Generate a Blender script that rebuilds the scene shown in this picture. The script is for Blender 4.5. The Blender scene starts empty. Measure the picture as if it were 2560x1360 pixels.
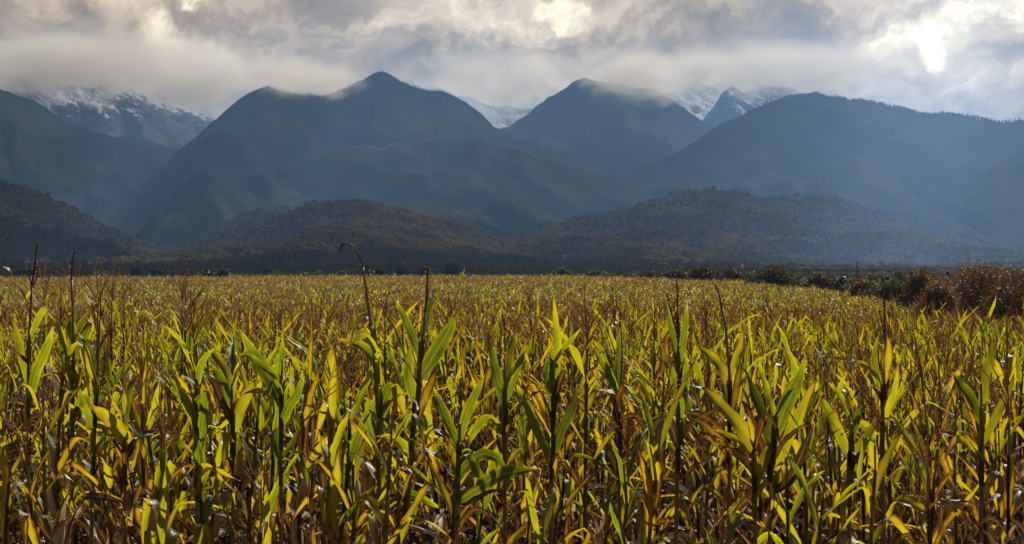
import bpy, math, random
import numpy as np
from mathutils import Vector, Matrix

sc = bpy.context.scene
R = math.radians
rnd = random.Random(7)
nrs = np.random.RandomState(11)

# ------------------------------------------------------------------ camera
F = 4978.0            # focal length in photo pixels (70 mm on 36 mm, 2560 px wide)
HZ = 662.0            # photo row of the true horizon
CZ = 2.7              # camera height
cam = bpy.data.cameras.new('camera')
co = bpy.data.objects.new('camera', cam)
sc.collection.objects.link(co)
cam.lens = 70; cam.sensor_width = 36
cam.shift_y = -(680 - HZ) / 2560.0
cam.clip_start = 0.1; cam.clip_end = 60000
co.location = (0, 0, CZ); co.rotation_euler = (R(90), 0, 0)
sc.camera = co

def W(px, py, d):
    return Vector(((px - 1280) / F * d, d, CZ + (HZ - py) / F * d))

# ------------------------------------------------------------------ render settings
sc.view_settings.view_transform = 'Standard'
sc.view_settings.look = 'None'
sc.view_settings.exposure = 0.52
sc.view_settings.gamma = 1
cy = sc.cycles
cy.max_bounces = 6; cy.diffuse_bounces = 3; cy.glossy_bounces = 2
cy.transmission_bounces = 4; cy.volume_bounces = 2; cy.transparent_max_bounces = 8
cy.volume_max_steps = 256; cy.volume_step_rate = 1.0
cy.use_denoising = True
try: cy.denoiser = 'OPENIMAGEDENOISE'
except Exception: pass
try:
    cy.denoising_prefilter = 'ACCURATE'
except Exception: pass
cy.sample_clamp_indirect = 6

# ------------------------------------------------------------------ node helpers
class NT:
    def __init__(s, tree): s.t = tree; s.t.nodes.clear()
    def n(s, typ, **kw):
        nd = s.t.nodes.new(typ)
        for k, v in kw.items():
            if k.startswith('i_'):
                key = k[2:]
                key = int(key) if key.isdigit() else key.replace('_', ' ')
                s.set(nd.inputs[key], v)
            else: setattr(nd, k, v)
        return nd
    def set(s, inp, v):
        if isinstance(v, bpy.types.NodeSocket): s.t.links.new(v, inp)
        else: inp.default_value = v
    def math(s, op, a, b=0.0, c=0.0, clamp=False):
        nd = s.t.nodes.new('ShaderNodeMath'); nd.operation = op; nd.use_clamp = clamp
        s.set(nd.inputs[0], a); s.set(nd.inputs[1], b); s.set(nd.inputs[2], c)
        return nd.outputs[0]
    def vmath(s, op, a, b=(0, 0, 0)):
        nd = s.t.nodes.new('ShaderNodeVectorMath'); nd.operation = op
        s.set(nd.inputs[0], a); s.set(nd.inputs[1], b)
        return nd.outputs['Value'] if op in ('LENGTH', 'DISTANCE', 'DOT_PRODUCT') else nd.outputs[0]
    def noise(s, vec, scale, detail=4, rough=0.55, dist=0.0):
        nd = s.n('ShaderNodeTexNoise')
        if vec is not None: s.set(nd.inputs['Vector'], vec)
        nd.inputs['Scale'].default_value = scale; nd.inputs['Detail'].default_value = detail
        nd.inputs['Roughness'].default_value = rough; nd.inputs['Distortion'].default_value = dist
        return nd.outputs['Fac']
    def ramp(s, fac, stops, interp='LINEAR'):
        nd = s.n('ShaderNodeValToRGB'); cr = nd.color_ramp; cr.interpolation = interp
        while len(cr.elements) < len(stops): cr.elements.new(0.5)
        for e, (p, c) in zip(cr.elements, stops):
            e.position = p; e.color = (*c, 1) if len(c) == 3 else c
        s.set(nd.inputs[0], fac); return nd.outputs[0]
    def mix(s, fac, a, b, blend='MIX'):
        nd = s.n('ShaderNodeMix', data_type='RGBA', blend_type=blend)
        s.set(nd.inputs[0], fac)
        s.set(nd.inputs[6], a if isinstance(a, bpy.types.NodeSocket) else (*a, 1))
        s.set(nd.inputs[7], b if isinstance(b, bpy.types.NodeSocket) else (*b, 1))
        return nd.outputs[2]
    def mapr(s, v, a, b, c=0.0, d=1.0, smooth=True):
        nd = s.n('ShaderNodeMapRange'); nd.interpolation_type = 'SMOOTHSTEP' if smooth else 'LINEAR'
        s.set(nd.inputs[0], v)
        for i, x in enumerate((a, b, c, d)): nd.inputs[i + 1].default_value = x
        return nd.outputs[0]
def new_mat(name):
    m = bpy.data.materials.new(name); m.use_nodes = True
    return m, NT(m.node_tree)

# ------------------------------------------------------------------ sun + world
SUN_EL, SUN_AZ = R(40), R(24)      # azimuth measured from +Y towards +X
sd = Vector((math.sin(SUN_AZ) * math.cos(SUN_EL), math.cos(SUN_AZ) * math.cos(SUN_EL), math.sin(SUN_EL)))
sl = bpy.data.lights.new('sun', 'SUN'); sl.energy = 5.0; sl.angle = R(0.55); sl.color = (1.0, 0.93, 0.80)
so = bpy.data.objects.new('sun', sl); sc.collection.objects.link(so)
so.rotation_euler = (-sd).to_track_quat('-Z', 'Y').to_euler()

def dirpx(px, py):
    v = Vector(((px - 1280) / F, 1.0, (HZ - py) / F)); v.normalize(); return v

world = bpy.data.worlds.new('World'); sc.world = world; world.use_nodes = True
w = NT(world.node_tree)
sky = w.n('ShaderNodeTexSky', sky_type='NISHITA', sun_disc=False, sun_elevation=SUN_EL, sun_rotation=SUN_AZ)
skyc = w.vmath('SCALE', sky.outputs[0]); skyc.node.inputs['Scale'].default_value = 0.07
tc = w.n('ShaderNodeTexCoord').outputs['Generated']
# warp the direction a little so that the cloud banks billow
nz = w.n('ShaderNodeTexNoise'); nz.inputs['Scale'].default_value = 20; nz.inputs['Detail'].default_value = 6
nz.inputs['Roughness'].default_value = 0.6
w.set(nz.inputs['Vector'], tc)
wv = w.vmath('SUBTRACT', nz.outputs['Color'], (0.5, 0.5, 0.5))
wv2 = w.vmath('SCALE', wv); wv2.node.inputs['Scale'].default_value = 0.075
dirw = w.vmath('ADD', tc, wv2)
sq = w.vmath('MULTIPLY', dirw, (1, 1, 1.7))
def cloudn(vec):
    a = w.noise(vec, 8.0, 9, 0.58, 0.25)
    rn = w.n('ShaderNodeTexNoise', noise_type='RIDGED_MULTIFRACTAL'); w.set(rn.inputs['Vector'], vec)
    rn.inputs['Scale'].default_value = 6.5; rn.inputs['Detail'].default_value = 7; rn.inputs['Roughness'].default_value = .55
    return w.math('SUBTRACT', a, w.math('MULTIPLY', rn.outputs['Fac'], 0.11))
big = cloudn(sq)
big2 = cloudn(w.vmath('ADD', sq, (0.010, 0.0, 0.020)))
emb = w.math('SUBTRACT', big, big2)
det = w.noise(sq, 24.0, 8, 0.60, 0.2)
# banks of light and dark cloud (px, py, radius px, amount, stretch in z)
blobs = [(1380, 45, 90, .22), (1290, 100, 190, .13), (2225, 70, 75, .36), (2150, 20, 150, .14), (2370, 108, 60, .34), (2490, 20, 105, .34),
         (2270, 165, 45, .28), (180, 75, 60, .34), (480, 22, 40, .38), (300, 40, 90, .10), (20, 40, 120, .12), (900, 10, 120, .10), (1700, 0, 160, .12),
         (780, 60, 90, .07), (1150, 80, 130, .09), (540, 250, 170, .10), (1300, 230, 220, .12), (1760, 240, 100, .20), (2450, 200, 220, .05),
         (2000, 120, 270, -.12), (2260, 130, 55, -.12), (600, 120, 230, -.10), (300, 150, 200, -.12), (1050, 140, 170, -.07), (80, 120, 120, -.05),
         (1750, 170, 260, -.08), (700, 210, 150, -.06), (2540, 130, 120, -.16), (330, 60, 420, -.09), (2400, 180, 160, -.14), (2060, 60, 120, -.08), (1000, 90, 140, .06)]
acc = None
for (px, py, r, a) in blobs:
    c = dirpx(px, py)
    dd = w.vmath('SUBTRACT', dirw, tuple(c))
    dd = w.vmath('MULTIPLY', dd, (1, 1, 1.35))
    ln = w.vmath('LENGTH', dd)
    f = w.mapr(ln, r / F * 0.25, r / F * 1.35, a, 0.0)
    acc = f if acc is None else w.math('ADD', acc, f)
v = w.math('MULTIPLY', w.math('SUBTRACT', big, 0.5), 1.15)
v = w.math('ADD', v, w.math('MULTIPLY', w.math('SUBTRACT', det, 0.5), 0.42))
brk = w.mapr(w.noise(sq, 30.0, 7, 0.65, 0.2), 0.36, 0.62, 0.25, 1.35)
pos_ = w.math('MAXIMUM', acc, 0.0); neg_ = w.math('MINIMUM', acc, 0.0)
acc = w.math('ADD', w.math('MULTIPLY', pos_, brk), neg_)
v = w.math('ADD', v, w.math('MULTIPLY', emb, 1.9))
v = w.math('ADD', w.math('ADD', v, acc), 0.42)
ccol = w.ramp(v, [(0.0, (.24, .185, .13)), (.20, (.37, .275, .18)), (.34, (.53, .395, .25)), (.46, (.73, .56, .36)), (.60, (.96, .76, .50)), (.80, (1.4, 1.17, .78)), (1.0, (1.9, 1.65, 1.1))])
below = w.mapr(w.n('ShaderNodeSeparateXYZ', i_0=tc).outputs[2], -0.05, 0.0)
ccol = w.mix(below, (.12, .12, .10), ccol)
up = w.mapr(w.n('ShaderNodeSeparateXYZ', i_0=tc).outputs[2], 0.14, 0.38, 1.0, 0.09)
ccv = w.vmath('SCALE', ccol); w.set(ccv.node.inputs['Scale'], up)
mixc = w.mix(0.96, skyc, ccv)
bg = w.n('ShaderNodeBackground', i_0=mixc, i_1=1.0)
w.n('ShaderNodeOutputWorld', i_0=bg.outputs[0])

# ------------------------------------------------------------------ object helpers
col = sc.collection
def tag(o, label=None, cat=None, group=None, kind=None):
    if label: o['label'] = label
    if cat: o['category'] = cat
    if group: o['group'] = group
    if kind: o['kind'] = kind
    return o
def empty(name, loc, rz=0.0):
    o = bpy.data.objects.new(name, None); o.empty_display_size = 0.2
    o.location = loc; o.rotation_euler = (0, 0, rz); col.objects.link(o); return o

class Geo:
    """collects faces; A holds a vector per vertex: (across, along, dryness)"""
    def __init__(s): s.V = []; s.F = []; s.M = []; s.A = []
    def add(s, V, Fc, mi=0, A=None):
        b = len(s.V); s.V.extend(V)
        s.F.extend([tuple(i + b for i in f) for f in Fc]); s.M.extend([mi] * len(Fc))
        s.A.extend(A if A is not None else [(0, 0, 0.5)] * len(V))
    def tube(s, pts, rads, n=6, mi=0, dry=0.5, dry2=None, cap=True):
        V = []; A = []; Fc = []; m = len(pts)
        up = Vector((0.13, 0.31, 0.94))
        for i, p in enumerate(pts):
            t = (pts[min(i + 1, m - 1)] - pts[max(i - 1, 0)]).normalized()
            s1 = t.cross(up)
            if s1.length < 0.1: s1 = t.cross(Vector((1, 0.2, 0)))
            s1.normalize(); s2 = t.cross(s1)
            for k in range(n):
                a = 2 * math.pi * k / n
                V.append(p + s1 * (math.cos(a) * rads[i]) + s2 * (math.sin(a) * rads[i]))
                dd = dry if dry2 is None else dry + (dry2 - dry) * i / (m - 1)
                A.append((k / n, i / (m - 1), dd))
        for i in range(m - 1):
            for k in range(n):
                k2 = (k + 1) % n
                Fc.append((i * n + k, i * n + k2, (i + 1) * n + k2, (i + 1) * n + k))
        if cap: Fc.append(tuple(range(n))[::-1]); Fc.append(tuple((m - 1) * n + k for k in range(n)))
        s.add(V, Fc, mi, A)
    def box(s, c, sx, sy, sz, mi=0, rot=None):
        V = []
        for z in (-1, 1):
            for (x, y) in ((-1, -1), (1, -1), (1, 1), (-1, 1)):
                q = Vector((x * sx / 2, y * sy / 2, z * sz / 2))
                if rot is not None: q = rot @ q
                V.append(Vector(c) + q)
        s.add(V, [(3, 2, 1, 0), (4, 5, 6, 7), (0, 1, 5, 4), (1, 2, 6, 5), (2, 3, 7, 6), (3, 0, 4, 7)], mi)
    def mesh(s, name, mats, smooth=True):
        me = bpy.data.meshes.new(name)
        me.from_pydata([tuple(v) for v in s.V], [], s.F)
        for m in mats: me.materials.append(m)
        me.polygons.foreach_set('material_index', s.M)
        if smooth: me.polygons.foreach_set('use_smooth', [True] * len(s.F))
        at = me.attributes.new('lc', 'FLOAT_VECTOR', 'POINT')
        at.data.foreach_set('vector', np.array(s.A, dtype=np.float32).ravel())
        me.update(); return me
    def obj(s, name, mats, parent=None, smooth=True):
        o = bpy.data.objects.new(name, s.mesh(name, mats, smooth)); col.objects.link(o)
        if parent is not None: o.parent = parent
        return o

def grid_object(name, X, Y, Z, mat, smooth=True):
    ny, nx = X.shape
    V = np.stack([X, Y, Z], -1).reshape(-1, 3).astype(np.float32)
    i = np.arange(ny - 1)[:, None] * nx + np.arange(nx - 1)[None, :]
    i = i.ravel(); Fc = np.stack([i, i + 1, i + nx + 1, i + nx], -1).astype(np.int32)
    me = bpy.data.meshes.new(name)
    me.vertices.add(len(V)); me.vertices.foreach_set('co', V.ravel())
    me.loops.add(Fc.size); me.loops.foreach_set('vertex_index', Fc.ravel())
    me.polygons.add(len(Fc)); me.polygons.foreach_set('loop_start', np.arange(len(Fc), dtype=np.int32) * 4)
    me.polygons.foreach_set('use_smooth', np.full(len(Fc), smooth))
    me.update(calc_edges=True); me.validate()
    me.materials.append(mat)
    o = bpy.data.objects.new(name, me); col.objects.link(o); return o

# value noise in numpy
_perm = nrs.rand(256, 256)
def vnoise(x, y):
    xi = np.floor(x).astype(int); yi = np.floor(y).astype(int)
    fx = x - xi; fy = y - yi
    fx = fx * fx * (3 - 2 * fx); fy = fy * fy * (3 - 2 * fy)
    a = _perm[xi % 256, yi % 256]; b = _perm[(xi + 1) % 256, yi % 256]
    c = _perm[xi % 256, (yi + 1) % 256]; d = _perm[(xi + 1) % 256, (yi + 1) % 256]
    return (a * (1 - fx) + b * fx) * (1 - fy) + (c * (1 - fx) + d * fx) * fy
def fbm(x, y, o=4, g=0.5):
    s = 0; a = 1; t = 0
    for k in range(o):
        s = s + a * vnoise(x * 2 ** k + 17.3 * k, y * 2 ** k + 5.1 * k); t += a; a *= g
    return s / t
def ridged(x, y, o=4, g=0.5):
    s = 0; a = 1; t = 0
    for k in range(o):
        s = s + a * (1 - np.abs(2 * vnoise(x * 2 ** k + 9.7 * k, y * 2 ** k + 3.3 * k) - 1)); t += a; a *= g
    return s / t

# GN scatter: the object's own mesh carries the plant variants (lk = 1..n) and the points (lk = 0)
def scatter(name, variants, mats, P, rot, scl, vid):
    """variants: list of Geo; P (n,3); rot (n,3) euler; scl (n,3); vid (n,) ints"""
    g = Geo(); lk = []
    for k, v in enumerate(variants):
        g.V.extend(v.V); base = len(g.V) - len(v.V)
        g.F.extend([tuple(i + base for i in f) for f in v.F]); g.M.extend(v.M); g.A.extend(v.A)
        lk += [k + 1] * len(v.V)
    nv = len(g.V); n = len(P)
    g.V = list(np.array([tuple(v) for v in g.V])) + list(P)
    g.A += [(0, 0, 0)] * n
    me = g.mesh(name, mats)
    a = me.attributes.new('lk', 'INT', 'POINT'); a.data.foreach_set('value', np.array(lk + [0] * n, dtype=np.int32))
    a = me.attributes.new('pv', 'INT', 'POINT'); a.data.foreach_set('value', np.concatenate([np.zeros(nv), vid + 1]).astype(np.int32))
    a = me.attributes.new('prot', 'FLOAT_VECTOR', 'POINT'); a.data.foreach_set('vector', np.concatenate([np.zeros((nv, 3)), rot]).astype(np.float32).ravel())
    a = me.attributes.new('pscl', 'FLOAT_VECTOR', 'POINT'); a.data.foreach_set('vector', np.concatenate([np.ones((nv, 3)), scl]).astype(np.float32).ravel())
    o = bpy.data.objects.new(name, me); col.objects.link(o)
    ng = bpy.data.node_groups.new(name + '_nodes', 'GeometryNodeTree')
    ng.interface.new_socket('Geometry', in_out='INPUT', socket_type='NodeSocketGeometry')
    ng.interface.new_socket('Geometry', in_out='OUTPUT', socket_type='NodeSocketGeometry')
    N = ng.nodes; L = ng.links
    gi = N.new('NodeGroupInput'); go = N.new('NodeGroupOutput')
    def attr(nm, ty):
        x = N.new('GeometryNodeInputNamedAttribute'); x.data_type = ty; x.inputs[0].default_value = nm; return x.outputs[0]
    def eq(sock, val):
        x = N.new('FunctionNodeCompare'); x.data_type = 'INT'; x.operation = 'EQUAL'
        ins = [i for i in x.inputs if i.type == 'INT']; L.new(sock, ins[0]); ins[1].default_value = val; return x.outputs[0]
    def sep(geo, sel):
        x = N.new('GeometryNodeSeparateGeometry'); x.domain = 'POINT'; L.new(geo, x.inputs[0]); L.new(sel, x.inputs[1]); return x.outputs[0]
    lkS = attr('lk', 'INT'); pvS = attr('pv', 'INT'); rS = attr('prot', 'FLOAT_VECTOR'); sS = attr('pscl', 'FLOAT_VECTOR')
    e2r = N.new('FunctionNodeEulerToRotation'); L.new(rS, e2r.inputs[0])
    pts = sep(gi.outputs[0], eq(lkS, 0))
    jn = N.new('GeometryNodeJoinGeometry')
    for k in range(len(variants)):
        vg = sep(gi.outputs[0], eq(lkS, k + 1))
        ip = N.new('GeometryNodeInstanceOnPoints')
        L.new(pts, ip.inputs['Points']); L.new(eq(pvS, k + 1), ip.inputs['Selection']); L.new(vg, ip.inputs['Instance'])
        L.new(e2r.outputs[0], ip.inputs['Rotation']); L.new(sS, ip.inputs['Scale'])
        L.new(ip.outputs[0], jn.inputs[0])
    L.new(jn.outputs[0], go.inputs[0])
    md = o.modifiers.new('scatter', 'NODES'); md.node_group = ng
    return o

# ------------------------------------------------------------------ materials
def plain(name, c, rough=0.7, metal=0.0, var=0.15, scale=8.0, bump=0.0):
    m, t = new_mat(name)
    tc = t.n('ShaderNodeTexCoord').outputs['Object']
    nf = t.noise(tc, scale, 5)
    cc = t.mix(nf, [x * (1 - var) for x in c], [x * (1 + var) for x in c])
    b = t.n('ShaderNodeBsdfPrincipled', i_Base_Color=cc, i_Roughness=rough, i_Metallic=metal)
    if bump:
        bp = t.n('ShaderNodeBump'); bp.inputs['Strength'].default_value = bump; t.set(bp.inputs['Height'], nf)
        t.set(b.inputs['Normal'], bp.outputs[0])
    t.n('ShaderNodeOutputMaterial', i_0=b.outputs[0]); return m

# corn leaf: lc.x across (-1..1), lc.y along (0..1), lc.z dryness
mLeaf, t = new_mat('corn_leaf')
at = t.n('ShaderNodeAttribute', attribute_name='lc'); sp = t.n('ShaderNodeSeparateXYZ', i_0=at.outputs['Vector'])
oi = t.n('ShaderNodeObjectInfo'); tcO = t.n('ShaderNodeTexCoord').outputs['Object']
nA = t.noise(tcO, 9.0, 5, 0.6)
comb = t.n('ShaderNodeCombineXYZ', i_0=t.math('MULTIPLY', sp.outputs[0], 7.0), i_1=t.math('MULTIPLY', sp.outputs[1], 2.5), i_2=t.math('MULTIPLY', oi.outputs['Random'], 40.0))
nB = t.noise(comb.outputs[0], 1.6, 5, 0.65)
d = t.math('ADD', sp.outputs[2], t.math('MULTIPLY', t.math('SUBTRACT', nA, 0.5), 0.45))
d = t.math('ADD', d, t.math('MULTIPLY', t.math('SUBTRACT', nB, 0.5), 0.55))
d = t.math('ADD', d, t.math('MULTIPLY', t.math('SUBTRACT', oi.outputs['Random'], 0.5), 0.16))
posn = t.n('ShaderNodeNewGeometry').outputs['Position']
d = t.math('ADD', d, t.math('MULTIPLY', t.math('SUBTRACT', t.noise(t.vmath('MULTIPLY', posn, (.16, .06, 0)), 1.0, 4, 0.6), 0.5), 0.55))
d = t.math('ADD', d, 0.022)
refl = t.ramp(d, [(0.0, (.025, .045, .006)), (.28, (.055, .072, .009)), (.45, (.15, .12, .015)), (.58, (.11, .050, .016)), (.74, (.050, .021, .011)), (1.0, (.13, .070, .038))])
trans = t.ramp(d, [(0.0, (.10, .135, .003)), (.20, (.28, .32, .004)), (.40, (.66, .60, .009)), (.54, (.62, .36, .010)), (.64, (.20, .062, .008)), (.80, (.065, .021, .007)), (1.0, (.10, .048, .020))])
rib = t.mapr(t.math('ABSOLUTE', sp.outputs[0]), 0.03, 0.13, 1.0, 0.0)
vein = t.math('SINE', t.math('MULTIPLY', sp.outputs[0], 46.0))
refl = t.mix(t.math('MULTIPLY', rib, 0.6), refl, (.30, .27, .15))
trans = t.mix(t.math('MULTIPLY', rib, 0.45), trans, (.50, .46, .10))
trans = t.mix(t.math('MULTIPLY', t.math('ADD', vein, 1.0), 0.11), trans, (.05, .07, .0))
bp = t.n('ShaderNodeBump'); bp.inputs['Strength'].default_value = 0.35; bp.inputs['Distance'].default_value = 0.003
t.set(bp.inputs['Height'], t.math('ADD', t.math('MULTIPLY', vein, 0.3), t.math('ADD', nB, rib)))
pb = t.n('ShaderNodeBsdfPrincipled', i_Base_Color=refl, i_Roughness=0.36, i_Normal=bp.outputs[0])
pb.inputs['Specular IOR Level'].default_value = 0.42
tb = t.n('ShaderNodeBsdfTranslucent', i_0=trans)
mx = t.n('ShaderNodeMixShader', i_0=0.53, i_1=pb.outputs[0], i_2=tb.outputs[0])
t.n('ShaderNodeOutputMaterial', i_0=mx.outputs[0])

mStalk, t = new_mat('corn_stalk')
at = t.n('ShaderNodeAttribute', attribute_name='lc'); sp = t.n('ShaderNodeSeparateXYZ', i_0=at.outputs['Vector'])
tcO = t.n('ShaderNodeTexCoord').outputs['Object']
d = t.math('ADD', sp.outputs[2], t.math('MULTIPLY', t.math('SUBTRACT', t.noise(tcO, 12, 5), 0.5), 0.5))
c = t.ramp(d, [(0.0, (.08, .10, .015)), (.4, (.13, .10, .025)), (.7, (.10, .045, .02)), (1, (.15, .085, .04))])
b = t.n('ShaderNodeBsdfPrincipled', i_Base_Color=c, i_Roughness=0.45)
t.n('ShaderNodeOutputMaterial', i_0=b.outputs[0])

mTassel, t = new_mat('corn_tassel')
oi = t.n('ShaderNodeObjectInfo')
tcO = t.n('ShaderNodeTexCoord').outputs['Object']
nf = t.math('ADD', t.math('MULTIPLY', t.noise(tcO, 60, 4), 0.6), t.math('MULTIPLY', oi.outputs['Random'], 0.4))
c = t.ramp(nf, [(.2, (.12, .045, .020)), (.5, (.25, .11, .045)), (.8, (.42, .25, .11))])
b = t.n('ShaderNodeBsdfPrincipled', i_Base_Color=c, i_Roughness=0.6)
tb = t.n('ShaderNodeBsdfTranslucent', i_0=t.mix(0.5, c, (.50, .22, .09)))
mx = t.n('ShaderNodeMixShader', i_0=0.42, i_1=b.outputs[0], i_2=tb.outputs[0])
t.n('ShaderNodeOutputMaterial', i_0=mx.outputs[0])

mHusk, t = new_mat('corn_husk')
at = t.n('ShaderNodeAttribute', attribute_name='lc'); sp = t.n('ShaderNodeSeparateXYZ', i_0=at.outputs['Vector'])
tcO = t.n('ShaderNodeTexCoord').outputs['Object']
st = t.math('SINE', t.math('MULTIPLY', sp.outputs[0], 80.0))
nf = t.math('ADD', t.noise(tcO, 18, 5), t.math('MULTIPLY', st, 0.10))
c = t.ramp(nf, [(.25, (.18, .09, .045)), (.5, (.42, .27, .15)), (.75, (.65, .50, .33))])
b = t.n('ShaderNodeBsdfPrincipled', i_Base_Color=c, i_Roughness=0.6)
tb = t.n('ShaderNodeBsdfTranslucent', i_0=c)
mx = t.n('ShaderNodeMixShader', i_0=0.3, i_1=b.outputs[0], i_2=tb.outputs[0])
t.n('ShaderNodeOutputMaterial', i_0=mx.outputs[0])
CORN = [mLeaf, mStalk, mTassel, mHusk]
mSpike = plain('dark_tassel_spike', (.075, .026, .013), 0.7, var=.5, scale=90)  # dense tassel spikes, their backlit darkness put into the colour

def foliage_mat(name, refl, trans, var=(0.5, 1.6), rough=0.65, mixf=0.4):
    m, t = new_mat(name)
    oi = t.n('ShaderNodeObjectInfo'); at = t.n('ShaderNodeAttribute', attribute_name='lc')
    sp = t.n('ShaderNodeSeparateXYZ', i_0=at.outputs['Vector'])
    f = t.math('ADD', t.math('MULTIPLY', sp.outputs[2], 0.75), t.math('MULTIPLY', oi.outputs['Random'], 0.25))
    a = t.ramp(f, [(0, [x * var[0] for x in refl]), (1, [x * var[1] for x in refl])])
    b_ = t.ramp(f, [(0, [x * var[0] for x in trans]), (1, [x * var[1] for x in trans])])
    b = t.n('ShaderNodeBsdfPrincipled', i_Base_Color=a, i_Roughness=rough)
    tb = t.n('ShaderNodeBsdfTranslucent', i_0=b_)
    mx = t.n('ShaderNodeMixShader', i_0=mixf, i_1=b.outputs[0], i_2=tb.outputs[0])
    t.n('ShaderNodeOutputMaterial', i_0=mx.outputs[0]); return m
mBushBrown = foliage_mat('autumn_leaves', (.085, .050, .020), (.16, .075, .014), (0.3, 2.0), 0.6)
mBushDull = foliage_mat('hedge_leaves', (.040, .032, .015), (.06, .042, .010), (0.4, 1.8), 0.65)
mRusset = foliage_mat('russet_leaves', (.055, .030, .014), (.13, .055, .012), (0.25, 1.9), 0.6)
mBushGreen = foliage_mat('shrub_leaves', (.045, .055, .018), (.06, .075, .01), (0.5, 1.7), 0.65)
mBushDark = foliage_mat('evergreen_leaves', (.020, .026, .014), (.02, .03, .008), (0.5, 1.6), 0.5)
def matte(m):
    for nd in m.node_tree.nodes:
        if nd.type == 'BSDF_PRINCIPLED': nd.inputs['Specular IOR Level'].default_value = 0.0
    return m
mFarTree = foliage_mat('woodland_leaves', (.15, .112, .034), (.32, .24, .045), (0.3, 2.0), 0.7, 0.5)
mConifer = foliage_mat('conifer_needles', (.018, .028, .018), (.008, .012, .004), (0.6, 1.4), 0.7, 0.1)
matte(mFarTree); matte(mConifer)
mBark = plain('bark', (.06, .04, .028), 0.85, bump=0.4)
mSteel = plain('weathered_steel', (.10, .095, .10), 0.5, 0.6)
mWood = plain('creosoted_wood', (.045, .035, .03), 0.85)
mWhite = plain('white_paint', (.8, .8, .78), 0.4, var=.04)
mRed = plain('red_oxide_paint', (.28, .09, .07), 0.6)
mRoof = plain('roof_tiles', (.20, .075, .05), 0.8)
mBird = plain('bird_feathers', (.015, .014, .016), 0.6)

# ------------------------------------------------------------------ ground
GY = [0, 8, 14, 25, 40, 80, 115, 200, 320, 600, 1000, 1600, 3000, 20000]
GZ = [.02, 0, -.12, -.36, -.72, -1.45, -1.9, -1.85, -1.75, -2.4, -3.0, -3.3, -3.6, -4.0]
def gz(x, y):
    return np.interp(y, GY, GZ) - .62 * np.clip((x / np.maximum(y, 1) - .06) / .14, 0, 1) * np.clip((y - 40) / 45, 0, 1) * np.clip((900 - y) / 500, 0, 1) + 0.10 * (fbm(x / 9.0 + 50, y / 9.0 + 50, 3) - 0.5) * np.clip(y / 20, 0.3, 3)
ys = np.unique(np.concatenate([np.linspace(-260, -4, 20), np.arange(-4, 34, .35), 34 * 1.022 ** np.arange(0, 300)]))
ys = ys[ys < 19500]; ys = np.append(ys, 19500)
us = np.linspace(-1, 1, 161)
X = us[None, :] * (40 + np.abs(ys[:, None]) * 0.55 + 60 * (ys[:, None] < 30)); Y = np.repeat(ys[:, None], 161, 1)
mGround, t = new_mat('field_soil_and_meadows')
geo = t.n('ShaderNodeNewGeometry'); pos = geo.outputs['Position']
sx = t.n('ShaderNodeSeparateXYZ', i_0=pos)
n1 = t.noise(pos, 1.3, 8, 0.7); n2 = t.noise(pos, 14.0, 6, 0.7)
soil = t.ramp(t.math('ADD', t.math('MULTIPLY', n1, 0.5), t.math('MULTIPLY', n2, 0.5)), [(.3, (.020, .010, .006)), (.5, (.045, .024, .012)), (.7, (.085, .050, .022))])
vo = t.n('ShaderNodeTexVoronoi', feature='F1'); vo.inputs['Scale'].default_value = 1.0
t.set(vo.inputs['Vector'], t.vmath('MULTIPLY', pos, (1 / 260, 1 / 420, 0)))
meadow = t.ramp(t.n('ShaderNodeSeparateColor', i_0=vo.outputs['Color']).outputs[0],
    [(0.0, (.10, .085, .04)), (.25, (.16, .10, .085)), (.45, (.20, .14, .10)), (.6, (.09, .09, .035)), (.8, (.26, .20, .12))], 'CONSTANT')
meadow = t.mix(t.math('MULTIPLY', t.noise(pos, 0.05, 6, 0.6), 0.6), meadow, (.09, .07, .045))
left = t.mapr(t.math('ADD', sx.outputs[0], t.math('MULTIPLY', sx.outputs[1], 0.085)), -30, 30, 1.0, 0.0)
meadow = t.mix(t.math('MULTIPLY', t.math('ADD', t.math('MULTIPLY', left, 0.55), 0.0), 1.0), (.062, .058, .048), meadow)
far = t.mapr(sx.outputs[1], 330, 420)
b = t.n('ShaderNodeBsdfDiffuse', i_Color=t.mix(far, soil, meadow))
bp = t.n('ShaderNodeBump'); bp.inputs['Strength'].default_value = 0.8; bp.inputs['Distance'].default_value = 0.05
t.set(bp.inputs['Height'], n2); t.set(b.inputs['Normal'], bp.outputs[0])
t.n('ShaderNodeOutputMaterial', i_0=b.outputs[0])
Z = gz(X, Y)
gnd = grid_object('ground', X, Y, Z, mGround)
tag(gnd, 'brown field soil and far meadows reaching the foot of the hills', 'ground', kind='structure')

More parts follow.
